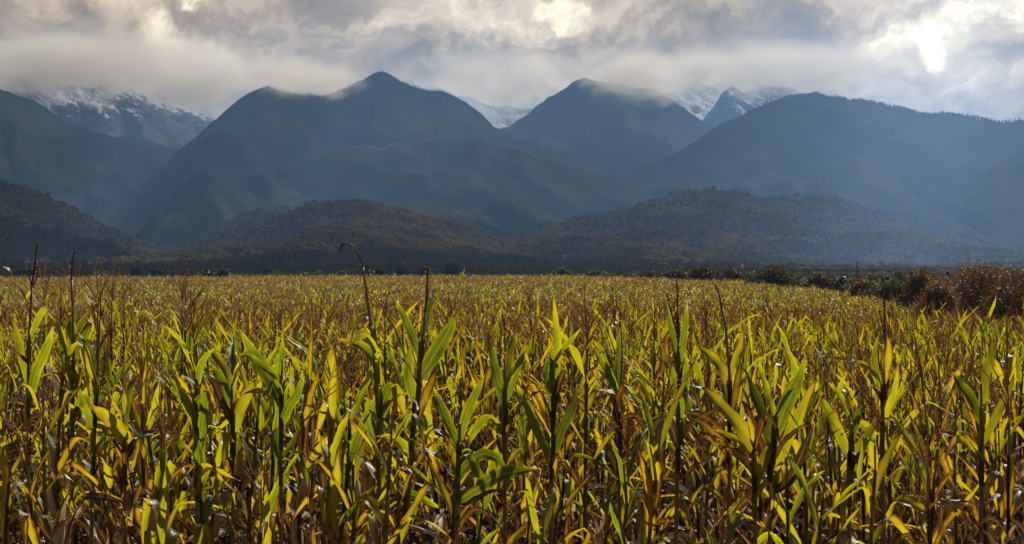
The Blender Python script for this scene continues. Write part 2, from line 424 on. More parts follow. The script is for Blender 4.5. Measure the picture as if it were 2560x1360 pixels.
# ------------------------------------------------------------------ mountains and hills
def forest_mat(name, dark, light, sc_big, sc_tree, bump, snow=False, fine=1.0):
    m, t = new_mat(name)
    geo = t.n('ShaderNodeNewGeometry'); pos = geo.outputs['Position']
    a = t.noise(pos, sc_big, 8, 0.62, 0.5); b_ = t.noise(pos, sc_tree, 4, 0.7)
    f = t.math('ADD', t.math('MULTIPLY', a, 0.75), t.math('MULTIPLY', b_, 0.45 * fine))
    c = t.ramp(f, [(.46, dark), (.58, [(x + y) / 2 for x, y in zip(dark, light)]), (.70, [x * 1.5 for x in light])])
    if snow:
        vec = t.vmath('MULTIPLY', t.vmath('ADD', pos, t.vmath('MULTIPLY', t.n('ShaderNodeCombineXYZ', i_0=t.n('ShaderNodeSeparateXYZ', i_0=pos).outputs[2]).outputs[0], (1.1, 0, 0))), (1 / 55, 1 / 120, 1 / 260))
        s1 = t.noise(vec, 1.0, 9, 0.72, 0.8)
        s2 = t.noise(pos, 0.03, 7, 0.7)
        nzc = t.n('ShaderNodeSeparateXYZ', i_0=geo.outputs['Normal']).outputs[2]
        hz = t.n('ShaderNodeSeparateXYZ', i_0=pos).outputs[2]
        q = t.math('ADD', t.math('MULTIPLY', s1, 0.8), t.math('ADD', t.math('MULTIPLY', s2, 0.5), t.math('MULTIPLY', nzc, 0.35)))
        q = t.math('ADD', q, t.mapr(hz, snow[0], snow[1], -0.45, snow[2], smooth=False))
        c = t.mix(t.mapr(q, 0.83, 0.90), c, (.80, .82, .86))
    bs = t.n('ShaderNodeBsdfDiffuse', i_Color=c)
    bp = t.n('ShaderNodeBump'); bp.inputs['Strength'].default_value = 1.0; bp.inputs['Distance'].default_value = bump
    t.set(bp.inputs['Height'], b_); t.set(bs.inputs['Normal'], bp.outputs[0])
    t.n('ShaderNodeOutputMaterial', i_0=bs.outputs[0]); return m

mSnow = forest_mat('snowy_rock', (.03, .03, .035), (.09, .085, .08), 1 / 180, 1 / 25, 25, snow=(600, 1050, -0.09))
mSnow2 = forest_mat('snow_bowl', (.04, .04, .045), (.12, .11, .10), 1 / 150, 1 / 25, 25, snow=(500, 1100, 0.12))
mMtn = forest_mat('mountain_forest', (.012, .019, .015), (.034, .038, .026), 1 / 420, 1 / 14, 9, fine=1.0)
mMtnMid = forest_mat('mountain_spur_forest', (.012, .018, .011), (.045, .042, .020), 1 / 300, 1 / 12, 9)
mHill = forest_mat('foothill_forest', (.010, .013, .009), (.035, .030, .014), 1 / 200, 1 / 10, 6)

def hill(name, pts, D, front, back, mat, label, p=1.15, spur=0.10, spx=900.0, rock=0.0, step=22.0, jag=0.0, base=-8.0, lean=0.0, seed=0):
    px = np.array([a[0] for a in pts], float); py = np.array([a[1] for a in pts], float)
    xs = (px - 1280) / F * D; zs = CZ + (HZ - py) / F * D
    x = np.arange(xs[0], xs[-1], step); y = np.concatenate([np.arange(D - front, D, step * 1.3), np.arange(D, D + back, step * 2.5)])
    Xg, Yg = np.meshgrid(x, y)
    tt = np.where(Yg < D, (D - Yg) / front, (Yg - D) / back)
    Xw = Xg + lean * tt * front * (Yg < D) + (fbm(Xg / 700 + seed, Yg / 700, 3) - .5) * 420 * np.clip(tt * 2.5, 0, 1)
    H = np.interp(Xw, xs, zs)
    # soften the polyline
    g = np.clip(1 - tt, 0, 1) ** p
    Zg = base + (H - base) * g
    env = np.clip(tt * 4, 0, 1) * np.clip((1 - tt) * 2.5, 0, 1)
    Hm = np.clip(H - base, 0, None)
    Zg -= Hm * spur * env * (1 - ridged((Xg + 0.35 * Yg + 260 * fbm(Xg / 500, Yg / 500 + seed, 3)) / (spx * .8) + seed, Yg / (spx * 2.6) + seed, 5, 0.55) ** 1.4) * 2.3
    if rock:
        Zg -= Hm * rock * np.clip(tt * 6, 0, 1) * (1 - ridged((Xg + 0.5 * Yg) / 160 + seed, Yg / 420, 5, 0.6))
        Zg += rock * 120 * (fbm(Xg / 60, Yg / 60, 4, .6) - .5)
    Zg += (fbm(Xg / 130 + seed, Yg / 130, 6, 0.68) - 0.5) * (62 + jag) * np.clip(Hm / 60, 0, 1)
    o = grid_object(name, Xg, Yg, Zg, mat)
    tag(o, label, 'mountain' if D > 8000 else 'hill', kind='structure')
    return Xg, Yg, Zg

hill('mountain_snow', [(-500, 120), (-100, 150), (60, 170), (150, 210), (220, 215), (290, 200), (340, 222), (380, 240), (430, 262), (490, 280), (560, 302), (640, 320), (800, 360), (1000, 420)],
     13000, 3800, 2500, mSnow, 'craggy snow dusted mountain face fading into the clouds at upper left', p=1.0, spur=.10, spx=700, rock=.16, step=18, seed=3)
hill('mountain_bowl', [(1000, 190), (1090, 215), (1150, 235), (1220, 262), (1300, 268), (1360, 262), (1440, 230), (1560, 200), (1680, 196), (1760, 212), (1830, 225), (1900, 238), (2000, 275), (2150, 345), (2300, 380), (2500, 400)],
     14500, 3500, 2500, mSnow2, 'bright snow bowl and crag seen between the dark peaks', p=1.0, spur=.06, spx=900, rock=.10, step=20, seed=8)
hill('mountain_crag', [(1640, 420), (1720, 345), (1775, 282), (1795, 250), (1806, 228), (1822, 212), (1846, 222), (1860, 232), (1885, 216), (1930, 212), (1985, 222), (2060, 285), (2200, 380)],
     13200, 2600, 1500, mSnow, 'jagged dark crag beside the snow gully under the right hand cloud', p=1.0, spur=.12, spx=500, rock=.18, step=18, seed=51)
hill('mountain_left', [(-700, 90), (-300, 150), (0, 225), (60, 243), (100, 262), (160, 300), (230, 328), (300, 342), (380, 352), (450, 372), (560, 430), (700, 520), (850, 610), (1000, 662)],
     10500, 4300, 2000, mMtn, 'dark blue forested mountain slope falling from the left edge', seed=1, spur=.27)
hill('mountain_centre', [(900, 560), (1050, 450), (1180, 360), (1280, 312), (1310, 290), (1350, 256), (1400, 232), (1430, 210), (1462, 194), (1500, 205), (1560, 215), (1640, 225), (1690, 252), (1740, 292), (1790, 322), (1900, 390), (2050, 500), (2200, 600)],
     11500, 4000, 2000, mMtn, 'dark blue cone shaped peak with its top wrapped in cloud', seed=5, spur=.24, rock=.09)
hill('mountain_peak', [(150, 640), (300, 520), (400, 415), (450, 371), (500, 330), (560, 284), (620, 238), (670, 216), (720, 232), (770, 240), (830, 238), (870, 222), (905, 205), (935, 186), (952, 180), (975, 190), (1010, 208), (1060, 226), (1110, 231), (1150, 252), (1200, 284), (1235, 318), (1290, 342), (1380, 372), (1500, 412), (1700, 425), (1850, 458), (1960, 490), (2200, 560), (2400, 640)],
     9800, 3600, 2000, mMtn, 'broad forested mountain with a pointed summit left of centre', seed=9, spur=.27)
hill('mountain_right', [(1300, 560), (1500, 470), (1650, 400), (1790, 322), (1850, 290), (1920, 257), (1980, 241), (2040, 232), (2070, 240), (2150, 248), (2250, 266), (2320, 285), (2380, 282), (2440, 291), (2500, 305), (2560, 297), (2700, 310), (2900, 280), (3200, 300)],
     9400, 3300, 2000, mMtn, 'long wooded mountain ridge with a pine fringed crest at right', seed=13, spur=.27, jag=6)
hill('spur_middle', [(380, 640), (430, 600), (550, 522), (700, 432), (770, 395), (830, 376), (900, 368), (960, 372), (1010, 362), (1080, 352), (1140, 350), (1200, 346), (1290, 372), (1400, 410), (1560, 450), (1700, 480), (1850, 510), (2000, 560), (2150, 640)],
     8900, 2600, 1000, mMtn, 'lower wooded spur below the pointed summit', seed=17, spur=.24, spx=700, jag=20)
hill('spur_right', [(1900, 620), (2000, 500), (2060, 435), (2130, 392), (2190, 402), (2240, 450), (2290, 520), (2330, 572), (2400, 640)],
     8200, 2000, 1300, mMtnMid, 'triangular wooded spur on the right hand mountain', seed=19, spur=.10, spx=500)
hill('spur_far_right', [(2260, 640), (2330, 575), (2400, 492), (2480, 420), (2560, 366), (2700, 290), (2900, 260), (3200, 250)],
     8000, 2300, 1500, mMtnMid, 'bright hazy wooded slope rising past the right edge', seed=23, spur=.13, spx=500)
hill('foothill_behind', [(860, 560), (960, 520), (1010, 506), (1060, 498), (1120, 490), (1170, 508), (1230, 560), (1300, 610), (1400, 650)],
     7600, 1500, 900, mMtnMid, 'rounded wooded knoll behind the two nearest hills', seed=27, spur=.08, spx=400)
surf = []
surf.append(hill('foothill_small', [(420, 650), (470, 616), (520, 585), (570, 555), (640, 528), (700, 519), (760, 535), (860, 580), (1000, 640)],
     7200, 1500, 900, mMtnMid, 'narrow wooded ridge just left of the central hill', seed=29, spur=.08, spx=400))
surf.append(hill('foothill_left', [(-500, 420), (-150, 430), (0, 450), (60, 464), (130, 495), (200, 533), (260, 562), (330, 600), (400, 620), (520, 645), (650, 660)],
     6600, 1500, 900, mHill, 'autumn coloured wooded hill at the left edge', seed=31, spur=.13, spx=450))
surf.append(hill('foothill_left_front', [(-500, 520), (0, 556), (80, 572), (160, 592), (240, 612), (320, 628), (420, 640), (560, 650), (700, 661)],
     5600, 900, 600, mHill, 'low dark wooded rise at the left foot of the hills', seed=33, spur=.08, spx=400))
surf.append(hill('foothill_centre', [(330, 652), (420, 632), (480, 612), (540, 592), (600, 572), (700, 545), (760, 523), (800, 511), (870, 503), (920, 508), (960, 517), (1040, 540), (1100, 556), (1160, 570), (1220, 586), (1290, 612), (1340, 634), (1400, 650), (1480, 662)],
     6200, 1500, 800, mHill, 'rounded brown wooded hill in the centre', seed=37, spur=.09, spx=450))
surf.append(hill('foothill_right', [(1150, 655), (1220, 625), (1270, 602), (1340, 575), (1430, 547), (1500, 540), (1580, 515), (1640, 500), (1690, 484), (1760, 480), (1850, 485), (1920, 500), (2000, 497), (2080, 497), (2150, 520), (2230, 550), (2330, 590), (2420, 625), (2500, 652), (2600, 662)],
     6400, 1700, 800, mHill, 'long humped wooded hill with lit autumn trees on its left end', seed=41, spur=.12, spx=520))

# trees covering the foothills: far-off wood
def crown_blob(seed, n=10, conifer=False):
    r = random.Random(seed); g = Geo()
    if conifer:
        k = 6; V = []; Fc = []
        lev = [(0, .5), (.35, .36), (.36, .46), (.68, .20), (.69, .30), (1.0, .02)]
        for (z, rr) in lev:
            for a in range(k):
                an = 2 * math.pi * a / k + r.random() * .4; q = rr * (0.75 + .5 * r.random())
                V.append(Vector((math.cos(an) * q * .55, math.sin(an) * q * .55, z)))
        for i in range(len(lev) - 1):
            for a in range(k): Fc.append((i * k + a, i * k + (a + 1) % k, (i + 1) * k + (a + 1) % k, (i + 1) * k + a))
        g.add(V, Fc, 0, [(0, v.z, r.random()) for v in V]); return g
    tone = r.random()
    for j in range(5):
        c = Vector((r.uniform(-.3, .3), r.uniform(-.3, .3), r.uniform(.35, .75))); rr = r.uniform(.22, .4)
        k = 5; V = []; Fc = []
        for (z, q) in ((-.8, .5), (0.0, 1.0), (.75, .6)):
            for a in range(k):
                an = 2 * math.pi * a / k + r.random() * .6; qq = q * r.uniform(.7, 1.25)
                V.append(c + Vector((math.cos(an) * qq, math.sin(an) * qq, z + r.uniform(-.2, .2))) * rr)
        for i in range(2):
            for a in range(k): Fc.append((i * k + a, i * k + (a + 1) % k, (i + 1) * k + (a + 1) % k, (i + 1) * k + a))
        Fc.append(tuple(2 * k + a for a in range(k)))
        g.add(V, Fc, 0, [(0, v.z, tone * .6 + .4 * r.random()) for v in V])
    return g
def bilin(S, xq, yq):
    Xg, Yg, Zg = S; x = Xg[0]; y = Yg[:, 0]
    ix = np.clip(np.searchsorted(x, xq) - 1, 0, len(x) - 2); iy = np.clip(np.searchsorted(y, yq) - 1, 0, len(y) - 2)
    fx = np.clip((xq - x[ix]) / (x[ix + 1] - x[ix]), 0, 1); fy = np.clip((yq - y[iy]) / (y[iy + 1] - y[iy]), 0, 1)
    return (Zg[iy, ix] * (1 - fx) + Zg[iy, ix + 1] * fx) * (1 - fy) + (Zg[iy + 1, ix] * (1 - fx) + Zg[iy + 1, ix + 1] * fx) * fy
PP = []
for S, n in zip(surf, (9000, 14000, 16000, 34000, 44000)):
    Xg, Yg, Zg = S
    xq = nrs.uniform(Xg.min(), Xg.max(), n); yq = nrs.uniform(Yg.min(), Yg.max() - 400, n)
    zq = bilin(S, xq, yq); k = (zq > gz(xq, yq) - 1) & (np.abs(xq) < yq * .28)
    PP.append(np.stack([xq[k], yq[k], zq[k] - 1.5], -1))
xb = nrs.uniform(-.27, .27, 9000); yb = 3300 + 2200 * nrs.rand(9000); xb = xb * yb
kb = (fbm(xb / 200 + 9, yb / 400, 3) > .50 + .04 * (xb / yb > .08)) & (((xb / yb) > -.075) | (yb > 3600))
PP.append(np.stack([xb, yb, gz(xb, yb) - 1.0], -1)[kb])
NB = len(np.concatenate(PP))
yb = 480 * (3300 / 480) ** nrs.rand(7000); xb = nrs.uniform(-.27, .27, 7000) * yb
kb = (fbm(xb / 60 + 3, yb / 240, 3) > .40 + .12 * (xb < -.02 * yb)) & (yb > 480 + 0 * xb)
PP.append(np.stack([xb, yb, gz(xb, yb) - .3], -1)[kb])
PP = np.concatenate(PP); n = len(PP)
patch = fbm(PP[:, 0] / 130, PP[:, 1] / 260, 4)
vid = np.clip(((patch - .32) / .36 * 8 + nrs.normal(0, 1.6, n)), 0, 7.99).astype(int)
s = np.clip(nrs.lognormal(2.2, .27, n), 5, 17)
s[NB:] = np.clip(PP[NB:, 1] / 420, 1.3, 5) * nrs.uniform(.6, 1.3, n - NB)
vs = sorted([crown_blob(100 + i) for i in range(8)], key=lambda g: np.mean([a[2] for a in g.A]))
o = scatter('forest', vs, [mFarTree], PP, np.stack([np.zeros(n), np.zeros(n), nrs.uniform(0, 6.28, n)], -1), np.stack([s, s, s * 1.05], -1), vid)
tag(o, 'autumn woodland covering the low hills at the foot of the mountains', 'forest', kind='stuff')
# conifers along the high crests
CP = []
for (pts, D) in (([(1800, 316), (1850, 290), (1920, 257), (1980, 241), (2040, 232), (2070, 240), (2150, 248), (2250, 266), (2320, 285), (2380, 282), (2440, 291), (2500, 305), (2560, 297), (2700, 310)], 9400),
                 ([(560, 284), (620, 238), (670, 216), (720, 232), (830, 238), (905, 205), (952, 180), (1010, 208), (1060, 226), (1110, 231), (1150, 252), (1200, 284), (1235, 318)], 9800)):
    px = np.array([a[0] for a in pts]); py = np.array([a[1] for a in pts])
    m = 900; q = nrs.uniform(px[0], px[-1], m); dd = nrs.uniform(-90, 30, m)
    xx = (q - 1280) / F * D; zz = CZ + (HZ - np.interp(q, px, py)) / F * D
    CP.append(np.stack([xx, D + dd, zz - 7 + dd * .22], -1))
CP = np.concatenate(CP); n = len(CP); s = nrs.uniform(8, 17, n)
o = scatter('conifer_forest', [crown_blob(i, conifer=True) for i in range(4)], [mConifer], CP, np.stack([np.zeros(n), np.zeros(n), nrs.uniform(0, 6, n)], -1),
            np.stack([s * .8, s * .8, s], -1), nrs.randint(0, 4, n))
tag(o, 'dark conifers fringing the crests of the high ridges', 'forest', kind='stuff')

# ------------------------------------------------------------------ corn
def leaf(g, base, az, L, Wd, a0, bend, kink, dry, segs, cross, r, twist=0.0, ripple=0.12, mi=0, tipdry=0.5):
    us = [-1, 0, 1] if cross == 2 else [-1, -.5, 0, .5, 1]
    P = Vector(base); th = a0; azc = az; V = []; A = []; n = segs
    kp, ka = kink; ph = r.uniform(0, 6.28); dr = r.uniform(-.5, .5); fold = r.uniform(.25, .6)
    done = False
    for i in range(n + 1):
        s = i / n
        th = a0 - bend * s ** 1.6 - (ka / (1 + math.exp(-(s - kp) * 45)) if ka else 0)
        azc = az + dr * s
        T = Vector((math.cos(azc) * math.cos(th), math.sin(azc) * math.cos(th), math.sin(th)))
        S = Vector((-math.sin(azc), math.cos(azc), 0))
        tw = twist * s
        N = S.cross(T)
        S2 = S * math.cos(tw) + N * math.sin(tw); N2 = S2.cross(T)
        if s < .25: wv = .55 + .45 * math.sin(s / .25 * math.pi / 2)
        else: wv = max(0.02, (1 - ((s - .25) / .75) ** 1.9))
        wv *= Wd / 2 * (1 + .16 * math.sin(s * 31 + ph * 3) * math.sin(s * 13 + ph))
        for u in us:
            off = abs(u) * wv * fold * (1 - .5 * s)
            rip = ripple * Wd * abs(u) ** 2 * math.sin(s * 17 + ph + (u > 0) * 1.7)
            V.append(P + S2 * (u * wv * .95) - N2 * (off + rip))
            A.append((u, s, dry + tipdry * max(0, s - .72) / .28 * abs(.6 + .4 * abs(u)) + .20 * abs(u) ** 3))
        P = P + T * (L / n)
    m = len(us)
    Fc = [(i * m + k, i * m + k + 1, (i + 1) * m + k + 1, (i + 1) * m + k) for i in range(n) for k in range(m - 1)]
    g.add(V, Fc, mi, A)

def tassel(g, base, r, near, H=0.30, nb=None, up=Vector((0, 0, 1)), spread=1.0):
    nb = r.randint(5, 10) if nb is None else nb
    def branch(p0, d0, L, th, droop):
        pts = []; p = Vector(p0); d = Vector(d0).normalized(); k = 9 if near else 3
        for i in range(k + 1):
            pts.append(Vector(p)); d = (d + Vector((r.uniform(-.04, .04), r.uniform(-.04, .04), -droop / k))).normalized(); p = p + d * (L / k)
        if near:
            g.tube(pts, [th * (.55 if i < 1 else 1) * (1 - .6 * i / k) for i in range(k + 1)], 4, 2, .5)
            m = int(L / .0085)
            for j in range(m):
                f = (j + r.random()) / m * k; i = min(int(f), k - 1); q = pts[i].lerp(pts[i + 1], f - i); t = (pts[i + 1] - pts[i]).normalized()
                a = r.uniform(0, 6.28); s = t.cross(Vector((math.cos(a), math.sin(a), .2))).normalized()
                e = (t * .75 + s * .65).normalized() * r.uniform(.008, .012); sd2 = t.cross(s) * .0022
                q0 = q + s * th * .4
                g.add([q0, q0 + e * .5 + sd2, q0 + e, q0 + e * .5 - sd2], [(0, 1, 2, 3)], 2, [(0, 0, .5)] * 4)
        else:
            g.tube(pts, [th * 1.3 * (1 - .6 * i / k) for i in range(k + 1)], 3, 2, .5, cap=False)
    branch(base, up + Vector((r.uniform(-.1, .1), r.uniform(-.1, .1), 0)), H, .0042, r.uniform(-.1, .35))
    for j in range(nb):
        a = r.uniform(0, 6.28); z = j / nb * H * .35
        o = r.uniform(.25, .75) * spread
        branch(Vector(base) + up * z, Vector((math.cos(a) * o, math.sin(a) * o, 1)), H * r.uniform(.5, .85), .0028, r.uniform(0, .7))

def ear(g, base, az, r, near, L=0.22):
    n = 8 if near else 5; m = 8 if near else 4
    d = Vector((math.cos(az) * .35, math.sin(az) * .35, 1)).normalized()
    if r.random() < .35: d = Vector((math.cos(az) * .8, math.sin(az) * .8, -.3)).normalized()
    pts = [Vector(base) + d * (L * i / m) for i in range(m + 1)]
    prof = [math.sin(max(.12, min(1, (i / m) * .95 + .12)) * math.pi) ** .6 * .027 + .004 for i in range(m + 1)]
    g.tube(pts, prof, n, 3, .6)
    if near:   # loose husk ends
        for j in range(4):
            leaf(g, pts[m - 2], az + j * 1.6 + r.random(), L * r.uniform(.5, .9), .03, r.uniform(.6, 1.4), r.uniform(.2, 1.6), (.5, 0), .85, 6, 2, r, 1.0, .25, 3)

def corn_parts(seed, near):
    """returns (stalk Geo, [leaf Geo], tassel Geo, [ear Geo], height)"""
    r = random.Random(seed)
    H = r.uniform(1.75, 2.15); lean = Vector((r.uniform(-.05, .05), r.uniform(-.05, .05), 0))
    dryness = r.choice([.04, .10, .16, .22, .28, .34, .44, .62] if near else [.09, .17, .23, .29, .34, .39, .48])
    def sp(z): return Vector((lean.x * z + .01 * math.sin(z * 5), lean.y * z, z))
    st = Geo(); n = 16 if near else 4
    pts = [sp(H * 1.02 * i / n - .03) for i in range(n + 1)]
    rd = [(.0125 * (1 - .62 * i / n)) * (1.0 + (.22 if near and i % 2 == 0 else 0)) for i in range(n + 1)]
    st.tube(pts, rd, 6 if near else 3, 1, .85, .25, cap=False)
    leaves = []; nl = r.randint(12, 15) if near else r.randint(11, 13); az0 = r.uniform(0, 6.28)
    seg, cr = (15, 4) if near else (5, 2)
    z0 = .30 if near else .75
    for i in range(nl):
        f = i / (nl - 1); z = z0 + (H * .93 - z0) * f ** .95
        g = Geo(); az = az0 + math.pi * (i % 2) + r.uniform(-.55, .55)
        top = f > .45
        lowdry = max(0, (.78 if near else .6) - f) * 1.7
        dry = dryness + lowdry * r.uniform(.6, 1.2) + r.uniform(-.10, .14)
        L = (.42 + .36 * math.sin(min(1, f * 1.15 + .15) * math.pi)) * r.uniform(.85, 1.2)
        Wd = (.059 if near else .078) * r.uniform(.65, 1.15) * (1 - .3 * max(0, f - .7) / .3)
        if dry > .65:
            leaf(g, sp(z), az, L * .9, Wd * .55, r.uniform(.3, 1.3), r.uniform(1.2, 2.6), (r.uniform(.1, .5), r.uniform(.4, 1.6)), dry, seg, cr, r, r.uniform(-4, 4), .22)
        else:
            a0 = r.uniform(.85, 1.35) if top else r.uniform(.5, 1.2)
            if r.random() < (.5 if top else .75): kk = (r.uniform(.25, .75), r.uniform(1.0, 2.6))
            else: kk = (.5, 0)
            leaf(g, sp(z), az, L, Wd, a0, r.uniform(.1, .9), kk, dry, seg, cr, r, r.uniform(-1.4, 1.4), .10)
        leaves.append(g)
        if near:   # sheath hugging the stalk below the blade
            st.tube([sp(z - .12), sp(z - .05), sp(z + .008)], [.0145 * (1 - .5 * f), .0165 * (1 - .5 * f), .0175 * (1 - .5 * f)], 6, 0, min(.9, dry + .1), cap=False)
    tg = Geo()
    if near or r.random() < .85: tassel(tg, sp(H * 1.01), r, near, r.uniform(.2, .32), None if near else r.randint(4, 8))
    ears = []
    if r.random() < .75:
        for j in range(r.choice([1, 1, 2])):
            e = Geo(); ear(e, sp(H * (.52 + .1 * j)) + Vector((0, 0, 0)), az0 + 3.14 * j, r, near); ears.append(e)
    return st, leaves, tg, ears, H, dryness

# near prototypes as meshes
NPROTO = 14
protos = []
for k in range(NPROTO):
    st, lv, tg, er, H, dn = corn_parts(500 + k, True)
    protos.append(dict(stalk=st.mesh('stalk', CORN), leaves=[l.mesh('leaf', CORN) for l in lv], tassel=tg.mesh('tassel', CORN),
                       ears=[e.mesh('ear', CORN) for e in er], H=H, dry=dn))
def put(name, me, parent):
    o = bpy.data.objects.new(name, me); o.parent = parent; col.objects.link(o); return o

# hero plants traced from the photograph, each at its own depth
def strip_leaf(g, pts, w0, dry, r, tip=.3, base_w=.5, roll=0.35, depth=None):
    """blade along a 3-D polyline; w0 metres"""
    n = 22; m = len(pts); V = []; A = []
    def cr(t):
        f = t * (m - 1); i = min(int(f), m - 2); f -= i
        p0 = pts[max(i - 1, 0)]; p1 = pts[i]; p2 = pts[i + 1]; p3 = pts[min(i + 2, m - 1)]
        return 0.5 * ((2 * p1) + (-p0 + p2) * f + (2 * p0 - 5 * p1 + 4 * p2 - p3) * f * f + (-p0 + 3 * p1 - 3 * p2 + p3) * f ** 3)
    C = [cr(i / n) for i in range(n + 1)]; ph = r.uniform(0, 6)
    S = None
    for i, c in enumerate(C):
        t = (C[min(i + 1, n)] - C[max(i - 1, 0)]).normalized()
        N0 = Vector((math.sin(roll) * .6, -math.cos(roll), .25)).normalized()
        if S is None: S = t.cross(N0).normalized()
        else: S = (S - t * S.dot(t)).normalized()
        N = S.cross(t); s = i / n
        wv = (base_w + (1 - base_w) * math.sin(min(1, s / .3) * math.pi / 2)) * max(.03, 1 - max(0, (s - .35) / .65) ** 2.0) * w0 / 2
        tw = .35 * math.sin(s * 3 + ph)
        S2 = S * math.cos(tw) + N * math.sin(tw); N2 = S2.cross(t)
        for u in (-1, -.5, 0, .5, 1):
            V.append(c + S2 * u * wv + N2 * (abs(u) * wv * .35 + .10 * w0 * u * u * math.sin(s * 15 + ph + (u > 0) * 2)))
            A.append((u, s, dry + tip * max(0, s - .7) / .3 + .18 * abs(u) ** 3))
    Fc = [(i * 5 + k, i * 5 + k + 1, (i + 1) * 5 + k + 1, (i + 1) * 5 + k) for i in range(n) for k in range(4)]
    g.add(V, Fc, 0, A)

